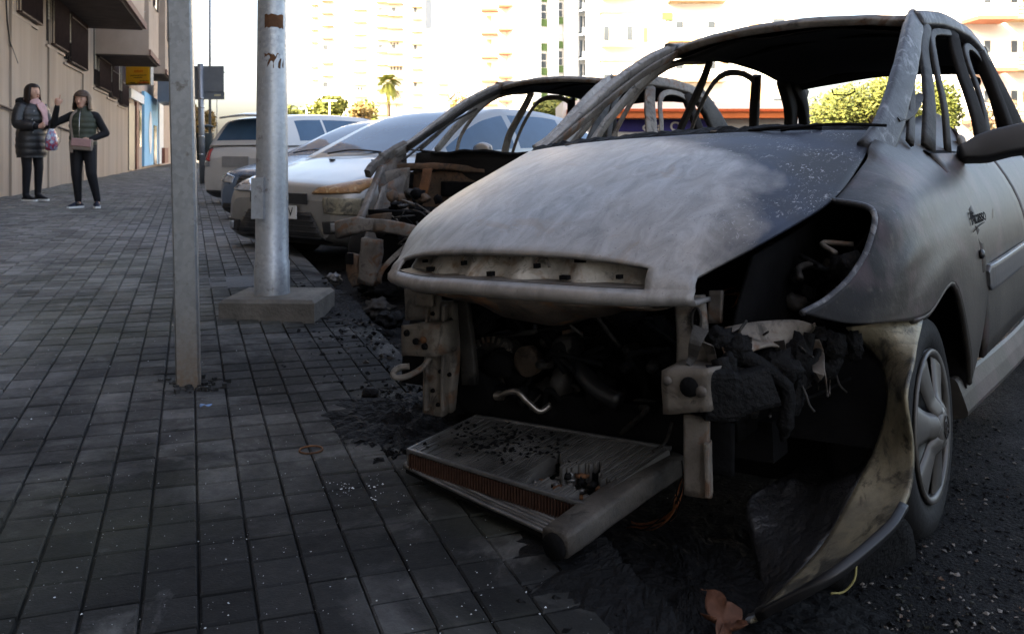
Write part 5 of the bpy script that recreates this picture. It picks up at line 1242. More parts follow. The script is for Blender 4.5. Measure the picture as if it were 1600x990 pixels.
# ================================================================== SECOND BURNT CAR
def frame_of(x, y, z, yaw, roll=0):
    M_ = car_matrix(x, y, z, yaw, roll); I_ = M_.inverted(); o_ = I_ @ Vector((0, 0, CAMZ))
    def cp(x_, y_, u=None, v=None, w=None):
        d = (I_ @ px(x_, y_, 1.0))-o_
        t = ((-u-o_.x)/d.x) if u is not None else ((v-o_.y)/d.y if v is not None else (w-o_.z)/d.z)
        return o_+d*t
    return M_, cp
B2x, B2y = -.515, 6.15
BM, BP = frame_of(B2x, B2y, .02, YAW, 0)
B2 = empty('burnt_hatchback'); B2.matrix_world = BM
tag(B2, 'second burnt-out car, a rusted skeleton without bonnet, behind the nearest one', 'car')
shell(B2, True)
for sg in (1, -1):
    for nm, u0, u1 in (('front_door', .74, 1.80), ('rear_door', 1.815, 2.78), ('rear_quarter', 2.795, 3.42)):
        b = MB(); rows = [[U(u0+(u1-u0)*i/9, sg*FS(1, .32+.66*j/9), .32+.66*j/9) for j in range(10)] for i in range(10)]; b.grid(rows, M_BSTEEL, True, flip=sg > 0); o = b.build(nm, B2, None, True); solid(o, .014, -1)
    b = MB(); b.sweep(curve([U(.47, sg*.80, .235), U(1.5, sg*.835, .235), U(2.6, sg*.82, .24)], 12), .12, .07, Vector((0, sg, .3)), M_BDARK); b.build('sill', B2)
    wheel(B2, .155, sg*.78, .27, .25, sg, M_BDARK, 5, .02); wheel(B2, 2.91, sg*.78, .27, .25, sg, M_BDARK, 5, .02)
def bplate(name, pts, u, th, m, jit=.006, nn=8):
    c = [BP(x, y, u=u_) for (x, y), u_ in zip(pts, u if hasattr(u, '__len__') else [u]*4)]; b = MB(); rows = []
    for i in range(nn):
        rows.append([(c[0]*(1-j/(nn-1))+c[1]*(j/(nn-1)))*(1-i/(nn-1))+(c[3]*(1-j/(nn-1))+c[2]*(j/(nn-1)))*(i/(nn-1)) for j in range(nn)])
    for r_ in rows:
        for p in r_: p += noise.noise_vector(p*10+Vector((u[0] if hasattr(u, '__len__') else u, 0, 0)))*jit
    b.grid(rows, m, True); o = b.build(name, B2); solid(o, th, 0); return o
def bbar(name, pts, wid, thk, m, wob=.006, n=12, nrm=Vector((1, .2, .2))):
    b = MB(); b.sweep(curve([BP(x, y, u=u_) for x, y, u_ in pts], n), wid, thk, nrm, m, True, wob); return b.build(name, B2)
bplate('inner_wing', [(596, 292), (640, 268), (610, 372), (552, 426)], [-.05, .35, -.1, -.45], .012, M_BSTEEL, .012)
bplate('strut_tower', [(598, 268), (640, 262), (638, 300), (592, 305)], [.15, .3, .3, .1], .03, M_BSTEEL, .012)
bbar('scuttle_panel', [(610, 264, .35), (670, 260, .38), (760, 266, .42)], .05, .06, M_BRUST, .008)
bplate('firewall_plate', [(640, 268), (760, 270), (750, 330), (632, 330)], [.40, .42, .42, .38], .02, M_BRUST, .014)
bplate('firewall_opening', [(618, 276), (646, 272), (645, 292), (618, 296)], [.34, .36, .36, .34], .01, M_SOOT)
bplate('firewall_opening', [(690, 283), (745, 284), (742, 308), (690, 306)], [.37, .38, .38, .37], .01, M_SOOT)
bbar('rusty_bracket', [(668, 264, .28), (664, 290, .24), (655, 312, .2)], .085, .02, M_RUST, .01)
bbar('front_crossbeam', [(528, 360, -.58), (560, 352, -.56), (590, 352, -.52), (650, 362, -.48)], [.11]*5+[.085]*7, .06, M_BSTEEL, .010)
bbar('front_crossbeam', [(586, 356, -.54), (620, 357, -.5), (668, 366, -.46)], .05, .05, M_BRUST, .01)
bplate('rusty_box', [(578, 336), (606, 332), (604, 352), (574, 354)], [-.42]*4, .08, M_BRUST, .006)
lg = bbar('front_leg', [(582, 372, -.54), (580, 405, -.54), (574, 442, -.54)], .15, .07, M_BSTEEL, .012)
bbar('front_leg', [(555, 398, -.56), (552, 425, -.56), (560, 445, -.55)], .08, .05, M_BRUST, .014)
b = MB(); b.box(BP(546, 404, u=-.60), (.02, .055, .07), M_SOOT); b.build('square_hole', lg)
bbar('curved_strip', [(648, 372, -.45), (612, 405, -.55), (596, 425, -.58), (592, 442, -.58)], .035, .012, M_BSTEEL, .003)
bbar('wing_rail', [(596, 262, .1), (584, 290, -.1), (560, 350, -.48)], .06, .03, M_BSTEEL, .01)
b = MB(); rng = random.Random(8)
for k in range(60): lump(b, BP(rng.uniform(600, 735), rng.uniform(300, 375), u=rng.uniform(-.25, .2)), (rng.uniform(.02, .06), rng.uniform(.02, .07), rng.uniform(.015, .05)), (M_CHAR, M_BDARK, M_BSTEEL, M_BRUST, M_SOOT, M_SOOT)[k % 6], k, .6, 4, 2)
o = b.build('engine_remains', B2); o['kind'] = 'stuff'
b = MB()
for k in range(26):
    x0, y0 = rng.uniform(590, 700), rng.uniform(318, 380); b.tube(curve([BP(x0, y0, u=rng.uniform(-.4, 0)), BP(x0+rng.uniform(-25, 25), y0+rng.uniform(-16, 16), u=-.3), BP(x0+rng.uniform(-40, 40), y0+rng.uniform(-20, 26), u=rng.uniform(-.4, -.1))], 7), rng.uniform(.003, .008), (M_SOOT, M_BSTEEL, M_BDARK)[k % 3], 5)
o = b.build('loose_wires', B2); o['kind'] = 'stuff'
b = MB(); b.box(U(.05, 0, .42), (.5, .9, .36), M_SOOT); b.build('engine_block', B2)
bbar('bent_wiper_arm', [(628, 252, .3), (665, 222, .55), (705, 192, .85), (745, 170, 1.2)], .016, .012, M_BDARK, .002, 14)

# ================================================================== INTACT PARKED CARS
def paint(name, col, rough=.28, metal=.5, coat=.5, dirt=.25):
    t = NT(name); sx = t.n('SeparateXYZ'); t.L(t.co(), sx.inputs[0])
    lo = t.n('MapRange'); lo.inputs[1].default_value = .9; lo.inputs[2].default_value = .2; t.L(sx.outputs[2], lo.inputs[0])
    d = t.math('MULTIPLY', lo.outputs[0], t.math('MULTIPLY', t.ramp(t.noise(4, 6, .65), [(.3, .2), (.7, 1)]), dirt*1.8))
    c = t.mix(d, col, (.16, .14, .115)); t.col(c); t.set(t.math('ADD', rough, t.math('MULTIPLY', d, .5)), metal, .5, coat); return t.m
M_PLATE = simple('plate_white', (.62, .62, .60), .45, 0, .05, 5); M_INK = simple('plate_ink', (.02, .02, .02), .5); M_GRL = simple('grille_black', (.012, .012, .013), .45, 0, .3, 20)
M_LAMP = simple('lamp_glass', (.32, .34, .36), .08, .3, .5, 14, spec=.8, coat=.8); M_RED = simple('tail_lamp_red', (.35, .015, .015), .12, 0, .3, 8, coat=.6)
M_AMBER = burnt_metal('heat_browned_lamp', (.34, .18, .07), (.20, .10, .045), (.42, .30, .16), .3, .1, 9)
def car(name, label, x, y, z, yaw, top, roof, plan, L, W, m, uc, urf, urr, sidewin, wheels, rad=.31, group='cars parked nose-in along the kerb', tail=False):
    """top: (u, body top) roof: (u, z) plan: (u, fraction of half width W); u from the nose"""
    root = empty(name); root.matrix_world = car_matrix(x, y, z, yaw); tag(root, label, 'car', group)
    us = sorted(set([0, .015, .04, .08, .14, .22]+[L*k/60 for k in range(3, 58)]+[L-.14, L-.06, L-.02, L]))
    prof = [(0, 0), (.55, 0), (.84, .0), (.94, .045), (.98, .15), (.995, .30), (1, .45), (.995, .60), (.985, .74), (.955, .87), (.915, .945), (.85, .985), (.65, 1.0), (.35, 1.012), (0, 1.018)]
    rows = []
    for u in us:
        Wu = W*interp(plan, u); t_ = interp(top, u); z0 = .19+.10*max(0, 1-u/.35)**2+.12*max(0, 1-(L-u)/.5)**2
        half = []
        for fy, fz in prof:
            yv, zv = Wu*fy, z0+(t_-z0)*fz
            for wu in wheels:
                d = math.hypot(u-wu, zv-rad)
                if d < rad*1.17 and fy > .5: yv = min(yv, Wu*.72)
            half.append((yv, zv))
        rows.append([U(u, yv, zv) for yv, zv in half]+[U(u, -yv, zv) for yv, zv in half[-2:0:-1]])
    b = MB(); b.grid(rows, m, True, close=True); n = len(rows[0]); b.add(rows[0], [tuple(range(n))], m); b.add(rows[-1], [tuple(range(n))[::-1]], m)
    body = b.build('body', root, None, True)
    bvh = BVHTree.FromPolygons([Vector(v) for v in b.v], b.f)
    # greenhouse
    ue = roof[-1][0]; hm = max(z_ for _, z_ in roof)-interp(top, 2)
    gs = [uc+(ue-uc)*k/70 for k in range(71)]; NJ = 14; G = []
    for u in gs:
        bt = interp(top, u)-.012; h = max(.0, interp(roof, u)-bt); Wb = W*interp(plan, u)*.925; Wr = Wb-(Wb-W*.66)*min(1, h/hm)**1.0
        sec = []
        for j in range(NJ+1):
            if j <= 7: f = j/7; sec.append((Wb+(Wr-Wb)*f**1.35, bt+h*.93*f**.95))
            else: f = (j-7)/(NJ-7); sec.append((Wr*(1-f)**.9 if f < 1 else 0, bt+h*(.93+.07*math.sin(f*math.pi/2)**.7)))
        G.append(sec)
    def gp(i, j, sg, off=0):
        yv, zv = G[i][j]; return U(gs[i], sg*(yv+off*.7), zv+off*.7)
    regions = {}
    for i in range(70):
        um = (gs[i]+gs[i+1])/2; h = interp(roof, um)-interp(top, um)
        for j in range(NJ):
            k = 'shell'
            if j >= 8 and um < urf-.03 and h > .03: k = 'windscreen'
            elif j >= 8 and um > urr and h > .10: k = 'rear_window'
            elif 1 <= j <= 5:
                for q, (a, c_) in enumerate(sidewin):
                    if a < um < c_ and h > .10+.0*j: k = 'side_window%d' % q
            regions.setdefault(k, []).append((i, j))
    for k, cells in regions.items():
        sides = ((1, -1),) if not k.startswith('side') else ((1,), (-1,))
        for ss in sides:
            b = MB()
            for sg in ss:
                for i, j in cells:
                    if k == 'shell': pass
                    q = [gp(i, j, sg, 0), gp(i+1, j, sg, 0), gp(i+1, j+1, sg, 0), gp(i, j+1, sg, 0)]
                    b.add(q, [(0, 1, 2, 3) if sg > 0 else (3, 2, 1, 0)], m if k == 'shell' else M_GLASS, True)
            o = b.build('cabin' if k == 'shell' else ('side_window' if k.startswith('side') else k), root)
            bm = bmesh.new(); bm.from_mesh(o.data); bmesh.ops.remove_doubles(bm, verts=bm.verts, dist=.0005); bmesh.ops.recalc_face_normals(bm, faces=bm.faces); bm.to_mesh(o.data); bm.free()
    for wu in wheels:
        for sg in (1, -1): wheel(root, wu, sg*(W-.03), rad, rad, sg, M_ALU, 7, .0)
    def decal(nm, quad, mm, off=.006, nn=9, par=None, back=False, th=0):
        rows_ = []
        for i in range(nn):
            row = []
            for j in range(nn):
                s_, t_ = i/(nn-1), j/(nn-1); yz = [(quad[0][k]*(1-s_)+quad[1][k]*s_)*(1-t_)+(quad[3][k]*(1-s_)+quad[2][k]*s_)*t_ for k in (0, 1)]
                o_ = Vector((1.0 if not back else -L-1, yz[0], yz[1])); d_ = Vector((-1 if not back else 1, 0, 0)); hit = bvh.ray_cast(o_, d_)[0]
                if hit is None: hit = Vector((-.10 if not back else -L+.1, yz[0], yz[1]))
                row.append(hit-d_*off)
            rows_.append(row)
        b_ = MB(); b_.grid(rows_, mm, True); o = b_.build(nm, par or root)
        solid(o, th or off*.9, 0); return o
    def flat(nm, yz0, yz1, mm, off, par=None, back=False):
        ym, zm = (yz0[0]+yz1[0])/2, (yz0[1]+yz1[1])/2; d_ = Vector((-1 if not back else 1, 0, 0)); xs = []
        for yy in (yz0[0], ym, yz1[0]):
            for zz in (yz0[1], zm, yz1[1]):
                hit = bvh.ray_cast(Vector((1.0 if not back else -L-1, yy, zz)), d_)[0]
                if hit: xs.append(hit.x)
        xx = (max(xs) if not back else min(xs)) if xs else 0
        xx = xx+off if not back else xx-off
        b_ = MB(); b_.box((xx, ym, zm), (.012, abs(yz1[0]-yz0[0]), abs(yz1[1]-yz0[1])), mm); return b_.build(nm, par or root), xx
    def text(s_, yc, zc, size, xx, par, mm=M_INK, back=False):
        tc_ = bpy.data.curves.new('plate_characters', 'FONT'); tc_.body = s_; tc_.size = size; tc_.extrude = .001; tc_.align_x = 'CENTER'; tc_.align_y = 'CENTER'
        t_ = bpy.data.objects.new('tmp', tc_); COL.objects.link(t_); tm_ = bpy.data.meshes.new_from_object(t_.evaluated_get(bpy.context.evaluated_depsgraph_get())); bpy.data.objects.remove(t_)
        tm_.materials.clear(); tm_.materials.append(mm); o = link('plate_characters', tm_, par); o.rotation_euler = (R(90), 0, R(90) if not back else R(-90)); o.location = (xx+(.008 if not back else -.008), yc, zc)
    def mirrors(u, zc, mm=m):
        for sg in (1, -1):
            b_ = MB(); lump(b_, U(u, sg*(W+.08), zc), (.055, .11, .07), mm, 1, .06, 2, 3); b_.tube([U(u, sg*(W-.12), zc-.06), U(u, sg*(W+.03), zc-.02)], .02, M_BLACK, 6); b_.build('door_mirror', root)
    return root, decal, flat, text, mirrors
HATCH_PLAN = [(0, .70), (.04, .79), (.10, .85), (.25, .925), (.6, .98), (1.2, 1), (3.4, 1), (4.0, .95), (4.25, .86), (4.34, .78)]
# --- silver hatchback
fx, fy = px(436, 0, 7.75).x, 7.75; M_SILV = paint('silver_paint', (.27, .265, .25), .28, .6, .4, .45)
zf = road_z(fx, fy)
Fo, dec, flt, txt, mir = car('silver_hatchback', 'silver hatchback with a heat-browned headlamp, beside the second burnt car', fx, fy, zf, YAW,
    [(0, .60), (.03, .66), (.10, .715), (.3, .775), (.7, .87), (1.12, .955), (1.6, .96), (3.2, .99), (4.0, 1.02), (4.25, .96), (4.34, .80)],
    [(1.02, .94), (1.35, 1.12), (1.7, 1.30), (2.0, 1.41), (2.4, 1.475), (2.9, 1.47), (3.5, 1.39), (4.0, 1.16), (4.2, 1.02)], HATCH_PLAN, 4.34, .92, M_SILV, 1.02, 2.0, 3.55, [(1.25, 2.28), (2.38, 3.25), (3.33, 3.85)], [.92, 3.56])
g1 = flt('upper_grille', (-.37, .565), (.37, .655), M_GRL, .012)[0]
dec('lower_grille', [(-.40, .50), (.40, .50), (.60, .25), (-.60, .25)], M_GRL, .010)
for k in range(5): dec('grille_bar', [(-.43-.03*k, .475-.045*k), (.43+.03*k, .475-.045*k), (.43+.03*k, .467-.045*k), (-.43-.03*k, .467-.045*k)], M_BLACK, .02, 7)
for k in range(8): b = MB(); 
pl, xx = flt('number_plate', (-.26, .44), (.26, .55), M_PLATE, .03); txt('FZV', .135, .495, .105, xx, pl)
dec('headlamp', [(.40, .655), (.43, .70), (.83, .80), (.80, .665)], M_AMBER, .012); dec('headlamp', [(-.40, .655), (-.43, .70), (-.83, .80), (-.80, .665)], M_LAMP, .012)
dec('fog_lamp_bezel', [(.58, .33), (.56, .43), (.86, .45), (.80, .34)], M_BLACK, .012); dec('fog_lamp_bezel', [(-.54, .30), (-.52, .40), (-.80, .42), (-.74, .31)], M_BLACK, .012)
dec('fog_lamp', [(.66, .355), (.66, .425), (.73, .425), (.73, .355)], M_LAMP, .02, 5); dec('fog_lamp', [(-.60, .32), (-.60, .39), (-.67, .39), (-.67, .32)], M_LAMP, .02, 5)
dec('melted_bumper_skin', [(.58, .50), (.55, .63), (.84, .62), (.84, .48)], M_GOLD, .010, 12)
mir(1.55, 1.02)
b = MB(); b.tube([U(2.15, .0, 1.47), U(2.35, .0, 1.62)], .006, M_BLACK, 5); b.build('aerial', Fo)
for sg in (-.25, .45): b = MB(); b.tube(curve([U(1.05, sg-.3, .985), U(1.10, sg, 1.02), U(1.13, sg+.35, 1.0)], 8), .009, M_BLACK, 6); b.build('wiper', Fo)
for sg in (.28, -.28): b = MB(); b.box(U(.86, sg, .925), (.035, .05, .012), M_BLACK); b.build('washer_jet', Fo)
# --- light blue car
bx_, by_ = px(398, 0, 10.6).x, 10.6; M_BLUE = paint('light_blue_paint_metallic', (.10, .155, .235), .25, .5, .4, .2)
Bl, dec, flt, txt, mir = car('blue_hatchback', 'light blue hatchback with a tall dark grille, left of the silver hatchback', bx_, by_, road_z(bx_, by_), YAW,
    [(0, .58), (.03, .66), (.10, .72), (.3, .78), (.7, .86), (1.15, .93), (1.6, .94), (3.2, .97), (4.0, 1.0), (4.15, .94), (4.25, .80)],
    [(1.05, .92), (1.4, 1.10), (1.75, 1.27), (2.05, 1.38), (2.45, 1.43), (2.9, 1.42), (3.5, 1.34), (4.0, 1.10), (4.1, 1.0)], [(u_*4.25/4.34, f_) for u_, f_ in HATCH_PLAN], 4.25, .89, M_BLUE, 1.05, 2.05, 3.5, [(1.28, 2.3), (2.4, 3.25), (3.33, 3.8)], [.9, 3.45])
dec('upper_grille', [(-.36, .50), (-.30, .70), (.30, .70), (.36, .50)], M_GRL, .012)
for k in range(5): dec('grille_bar', [(-.33, .53+.032*k), (.33, .53+.032*k), (.33, .537+.032*k), (-.33, .537+.032*k)], M_ALU, .018, 5)
dec('lower_grille', [(-.62, .23), (-.58, .36), (.58, .36), (.62, .23)], M_GRL, .012); dec('chin_strip', [(-.6, .215), (-.6, .232), (.6, .232), (.6, .215)], M_CHROME, .016, 7)
for k in range(2): dec('grille_bar', [(-.58, .27+.04*k), (.58, .27+.04*k), (.58, .278+.04*k), (-.58, .278+.04*k)], M_BLACK, .02, 7)
pl, xx = flt('number_plate', (-.26, .385), (.26, .49), M_PLATE, .03); txt('DLN', -.12, .437, .10, xx, pl)
for sg in (1, -1): dec('headlamp', [(sg*.42, .60), (sg*.42, .68), (sg*.80, .74), (sg*.78, .62)], M_LAMP, .012)
mir(1.55, 1.0)
for sg in (-.3, .4): b = MB(); b.tube(curve([U(1.08, sg-.3, .96), U(1.13, sg, 1.0), U(1.15, sg+.35, .975)], 8), .009, M_BLACK, 6); b.build('wiper', Bl)
# --- white tall hatch, tail to the kerb
wx, wy = px(368, 0, 13.6).x, 13.6; M_WHT = paint('white_paint_car', (.50, .50, .49), .28, .05, .4, .3)
tdx, tdy = math.sin(YAW)*4.1, math.cos(YAW)*4.1
Wh, dec, flt, txt, mir = car('white_hatchback', 'tall white hatchback parked tail to the kerb with a roof spoiler', wx+tdx, wy+tdy, road_z(wx, wy), YAW+math.pi,
    [(0, .60), (.04, .72), (.12, .80), (.4, .90), (.9, .98), (1.1, 1.0), (2.5, 1.03), (3.5, 1.06), (3.95, 1.04), (4.06, .98), (4.1, .85)],
    [(.95, 1.0), (1.3, 1.24), (1.6, 1.43), (2.0, 1.53), (2.6, 1.55), (3.3, 1.53), (3.75, 1.46), (3.98, 1.12), (4.02, 1.05)], [(0, .72), (.05, .82), (.15, .9), (.4, .97), (1, 1), (3.3, 1), (3.8, .97), (4.0, .93), (4.1, .87)], 4.1, .89, M_WHT, .95, 1.6, 3.70, [(1.2, 2.1), (2.18, 2.95), (3.02, 3.55)], [.8, 3.35])
b = MB(); rows = patch([[U(3.62, -.58, 1.515), U(3.62, 0, 1.55), U(3.62, .58, 1.515)], [U(3.80, -.60, 1.50), U(3.82, 0, 1.535), U(3.80, .60, 1.50)], [U(3.97, -.58, 1.475), U(4.0, 0, 1.50), U(3.97, .58, 1.475)]], 7, 12); b.grid(rows, M_WHT, True); o = b.build('roof_spoiler', Wh); solid(o, .03, 0)
for sg in (1, -1):
    dec('tail_lamp', [(sg*.62, .80), (sg*.64, 1.0), (sg*.80, 1.0), (sg*.82, .82)], M_RED, .014, back=True); dec('reverse_lamp', [(sg*.64, .72), (sg*.64, .79), (sg*.82, .81), (sg*.82, .73)], M_LAMP, .013, back=True)
flt('plate_recess', (-.32, .72), (.32, .88), simple('plate_recess_grey', (.3, .3, .3), .5), .006, None, True); dec('lower_valance', [(-.7, .24), (-.7, .36), (.7, .36), (.7, .24)], M_BLACK, .012, back=True)
mir(1.3, 1.08)
# --- further cars
def small_car(name, label, xpx, Y, m, h=1.42, grille=True):
    x_ = px(xpx, 0, Y).x; k = h/1.475
    root, dec, flt, txt, mir = car(name, label, x_, Y, road_z(x_, Y), YAW, [(u_, z_*(.5+.5*k)) for u_, z_ in [(0, .60), (.03, .66), (.10, .715), (.3, .775), (.7, .87), (1.12, .955), (1.6, .96), (3.2, .99), (3.8, 1.02), (4.0, .96), (4.1, .80)]],
        [(u_, z_*k) for u_, z_ in [(1.02, .95), (1.35, 1.12), (1.7, 1.30), (2.0, 1.41), (2.4, 1.475), (2.9, 1.47), (3.4, 1.39), (3.8, 1.16), (4.0, 1.02)]], [(u_*4.1/4.34, f_) for u_, f_ in HATCH_PLAN], 4.1, .87, m, 1.02, 2.0, 3.4, [(1.25, 2.28), (2.38, 3.25)], [.9, 3.4])
    dec('upper_grille', [(-.36, .55), (.36, .55), (.34, .65), (-.34, .65)], M_GRL, .01); dec('lower_grille', [(-.5, .27), (.5, .27), (.45, .42), (-.45, .42)], M_GRL, .01); flt('number_plate', (-.26, .44), (.26, .54), M_PLATE, .03)
    for sg in (1, -1): dec('headlamp', [(sg*.42, .62), (sg*.42, .70), (sg*.78, .77), (sg*.77, .64)], M_LAMP, .012)
    mir(1.5, 1.0)
small_car('gold_hatchback', 'gold-beige hatchback half hidden beyond the white one', 361, 17.4, paint('gold_paint', (.40, .33, .17), .3, .5, .5))
small_car('dark_hatchback', 'dark grey-brown car beyond the gold one', 354, 20.6, paint('dark_brown_paint', (.06, .055, .05), .3, .4, .6), 1.5)
small_car('pale_blue_hatchback', 'pale blue car farthest along the kerb row', 350, 24.5, paint('pale_blue_paint', (.38, .47, .54), .25, .4, .6), 1.5)

# ================================================================== PEOPLE
M_SKIN = simple('skin', (.50, .29, .21), .5, 0, .15, 12); M_CLB = simple('black_cloth', (.012, .012, .014), .8, 0, .4, 20, .2, 120); M_LEGG = simple('black_leggings', (.010, .010, .013), .6, 0, .3, 15)
M_HAIRD = simple('dark_brown_hair', (.022, .013, .010), .5, 0, .5, 40); M_HAIRB = simple('mid_brown_hair', (.085, .055, .038), .5, 0, .5, 40)
M_PUFF = simple('black_puffer', (.011, .011, .013), .42, 0, .4, 14, .3, 40); M_PINK = simple('pale_pink_wool', (.55, .34, .33), .9, 0, .25, 20, .4, 90)
M_VEST = simple('olive_quilted', (.050, .058, .042), .5, 0, .3, 14, .2, 60); M_BAGP = simple('dusty_pink_leather', (.36, .22, .21), .5, 0, .2, 16); M_TAUPE = simple('taupe_leather', (.20, .16, .13), .55, 0, .2, 16)
M_NAVY = simple('navy_knit', (.012, .018, .035), .75, 0, .3, 30); M_SOLE = simple('white_sole', (.62, .64, .63), .6, 0, .08, 20); M_FUR = simple('black_fur_trim', (.012, .011, .011), .9, 0, .5, 60, .8, 90)
M_EYE = simple('eye_dark', (.015, .012, .01), .3); M_LIP = simple('lip', (.30, .10, .09), .5)
def person(label, loc, rz, caps, group='women talking by the wall'):
    """caps: (material, [points], [radii]); one skin is grown over all of them and coloured by the nearest limb"""
    root = empty('person', loc, rz); tag(root, label, 'person', None)
    b = MB()
    for m, pts, rr in caps:
        pts = [Vector(p) for p in pts]
        for (p, q, r0, r1) in zip(pts, pts[1:], rr, rr[1:]):
            n = max(2, int((q-p).length/.02)+1)
            b.tube([p.lerp(q, k/(n-1)) for k in range(n)], [r0+(r1-r0)*k/(n-1) for k in range(n)], M_SKIN, 12)
        for p, r_ in zip(pts, rr): lump(b, p, (r_, r_, r_), M_SKIN, 0, 0, 1, 2)
    o = b.build('tmp'); md = o.modifiers.new('r', 'REMESH'); md.mode = 'VOXEL'; md.voxel_size = .0085; md.use_smooth_shade = True
    sm = o.modifiers.new('s', 'SMOOTH'); sm.factor = .5; sm.iterations = 4
    me_ = bpy.data.meshes.new_from_object(o.evaluated_get(bpy.context.evaluated_depsgraph_get())); bpy.data.objects.remove(o)
    mats = []
    for m, _, _ in caps:
        if m not in mats: mats.append(m)
    me_.materials.clear()
    for m in mats: me_.materials.append(m)
    segs = []
    for m, pts, rr in caps:
        pts = [Vector(p) for p in pts]
        for (p, q, r0, r1) in zip(pts, pts[1:], rr, rr[1:]): segs.append((p, q-p, (q-p).length_squared or 1e-9, r0, r1, mats.index(m)))
    for f in me_.polygons:
        c = f.center; best = None
        for p, d, l2, r0, r1, mi in segs:
            t = max(0, min(1, (c-p).dot(d)/l2)); k = (c-p-d*t).length-(r0+(r1-r0)*t)
            if best is None or k < best[0]: best = (k, mi)
        f.material_index = best[1]; f.use_smooth = True
    link('body', me_, root); return root
def hand(base, d, side, m=M_SKIN, point=False, curl=.5):
    "palm with five fingers; d: direction of the fingers, side: towards the thumb"
    base = Vector(base); d = Vector(d).normalized(); side = Vector(side).normalized(); nrm = d.cross(side).normalized(); out_ = []
    pc = base+d*.045; out_.append((m, [base, pc, base+d*.075], [.022, .028, .026])); out_.append((m, [base+side*.015+d*.03, base+side*.02+d*.07], [.02, .018])); out_.append((m, [base-side*.015+d*.03, base-side*.02+d*.07], [.02, .018]))
    for k, (o_, L_) in enumerate(((.026, .068), (.009, .076), (-.009, .07), (-.026, .055))):
        r0 = base+d*.08+side*o_; c = curl if not (point and k == 0) else 0
        m1 = r0+(d*math.cos(c)+nrm*math.sin(c))*L_*.5; m2 = m1+(d*math.cos(c*2.4)+nrm*math.sin(c*2.4))*L_*.5; out_.append((m, [r0, m1, m2], [.0095, .0088, .0075]))
    out_.append((m, [base+side*.025+d*.02, base+side*.052+d*.05+nrm*.01, base+side*.05+d*.085+nrm*.02], [.012, .0105, .0085])); return out_
def shoe(root, x, y, m, ang, low=True):
    b = MB(); c, s_ = math.cos(ang), math.sin(ang)
    def T_(p): return Vector((x+p[0]*c-p[1]*s_, y+p[0]*s_+p[1]*c, p[2]))
    prof = [(.085, .030, .055), (.06, .036, .075), (.02, .038, .095), (-.03, .040, .085), (-.09, .043, .065), (-.14, .042, .05), (-.175, .032, .038), (-.19, .014, .03)]
    rows = [[T_((math.cos(a)*hw*(1 if math.sin(a) < .3 else .85), yy, .022+max(0, math.sin(a))*(h-.022))) for a in [math.pi*k/10 for k in range(11)]] for yy, hw, h in prof]
    b.grid(rows, m, True); b.add(rows[0], [tuple(range(11))], m); o = b.build('shoe', root)
    b = MB(); ol = [(.088, .030), (.06, .039), (.0, .042), (-.06, .045), (-.12, .046), (-.165, .038), (-.192, .018)]
    poly = [T_((hw, yy, .0)) for yy, hw in ol]+[T_((-hw, yy, .0)) for yy, hw in ol[::-1]]; b.prism(poly, (0, 0, .026), M_SOLE); b.build('sole', o, None, True)
def face(root, c, fwd, k=1.0):
    c = Vector(c); f = Vector(fwd).normalized(); s_ = f.cross(Vector((0, 0, 1))).normalized()
    for sg in (1, -1):
        b = MB(); lump(b, c+f*.088*k+s_*.032*sg+Vector((0, 0, .012)), (.011, .008, .005), M_EYE, 0, 0, 1, 1); b.build('eye', root)
        b = MB(); b.tube([c+f*.092*k+s_*.018*sg+Vector((0, 0, .032)), c+f*.088*k+s_*.048*sg+Vector((0, 0, .033))], .0022, M_HAIRB, 5); b.build('eyebrow', root)
    b = MB(); b.tube([c+f*.092*k-s_*.022+Vector((0, 0, -.052)), c+f*.099*k+Vector((0, 0, -.050)), c+f*.092*k+s_*.022+Vector((0, 0, -.052))], .0055, M_LIP, 6); b.build('mouth', root)
def headcaps(c, fwd, m=M_SKIN):
    c = Vector(c); f = Vector(fwd).normalized(); s_ = f.cross(Vector((0, 0, 1))).normalized()
    return [(m, [c+Vector((0, 0, .035))-f*.012, c+Vector((0, 0, .02))], [.088, .086]), (m, [c+f*.02+Vector((0, 0, .0)), c+f*.035+Vector((0, 0, -.065))], [.074, .048]), (m, [c+f*.085+Vector((0, 0, .005)), c+f*.104+Vector((0, 0, -.022))], [.010, .014]),
            (m, [c-f*.02+Vector((0, 0, -.05)), c-f*.02+Vector((0, 0, -.17))], [.05, .052])]+[(m, [c+s_*.084*g+Vector((0, 0, .0)), c+s_*.088*g+Vector((0, 0, -.025))], [.016, .012]) for g in (1, -1)]
def rings(root, name, spec, m, n=36, quilt=0, freq=70, cx=0, cy=0, cap=False):
    b = MB(); rows = []
    zs = [spec[0][0]+(spec[-1][0]-spec[0][0])*k/47 for k in range(48)]
    for z in zs:
        rx = interp([(q[0], q[1]) for q in spec], z); ry = interp([(q[0], q[2]) for q in spec], z); ox = interp([(q[0], q[3]) for q in spec], z) if len(spec[0]) > 3 else 0
        qd = quilt*abs(math.sin(z*freq))
        rows.append([Vector((cx+ox+math.cos(2*math.pi*k/n)*(rx+qd+.006*noise.noise(Vector((k*.5, z*9, cx)))), cy+math.sin(2*math.pi*k/n)*(ry+qd), z)) for k in range(n)])
    b.grid(rows, m, True, close=True)
    if cap: b.add(rows[-1], [tuple(range(n))], m, True)
    o = b.build(name, root, None, True); return o
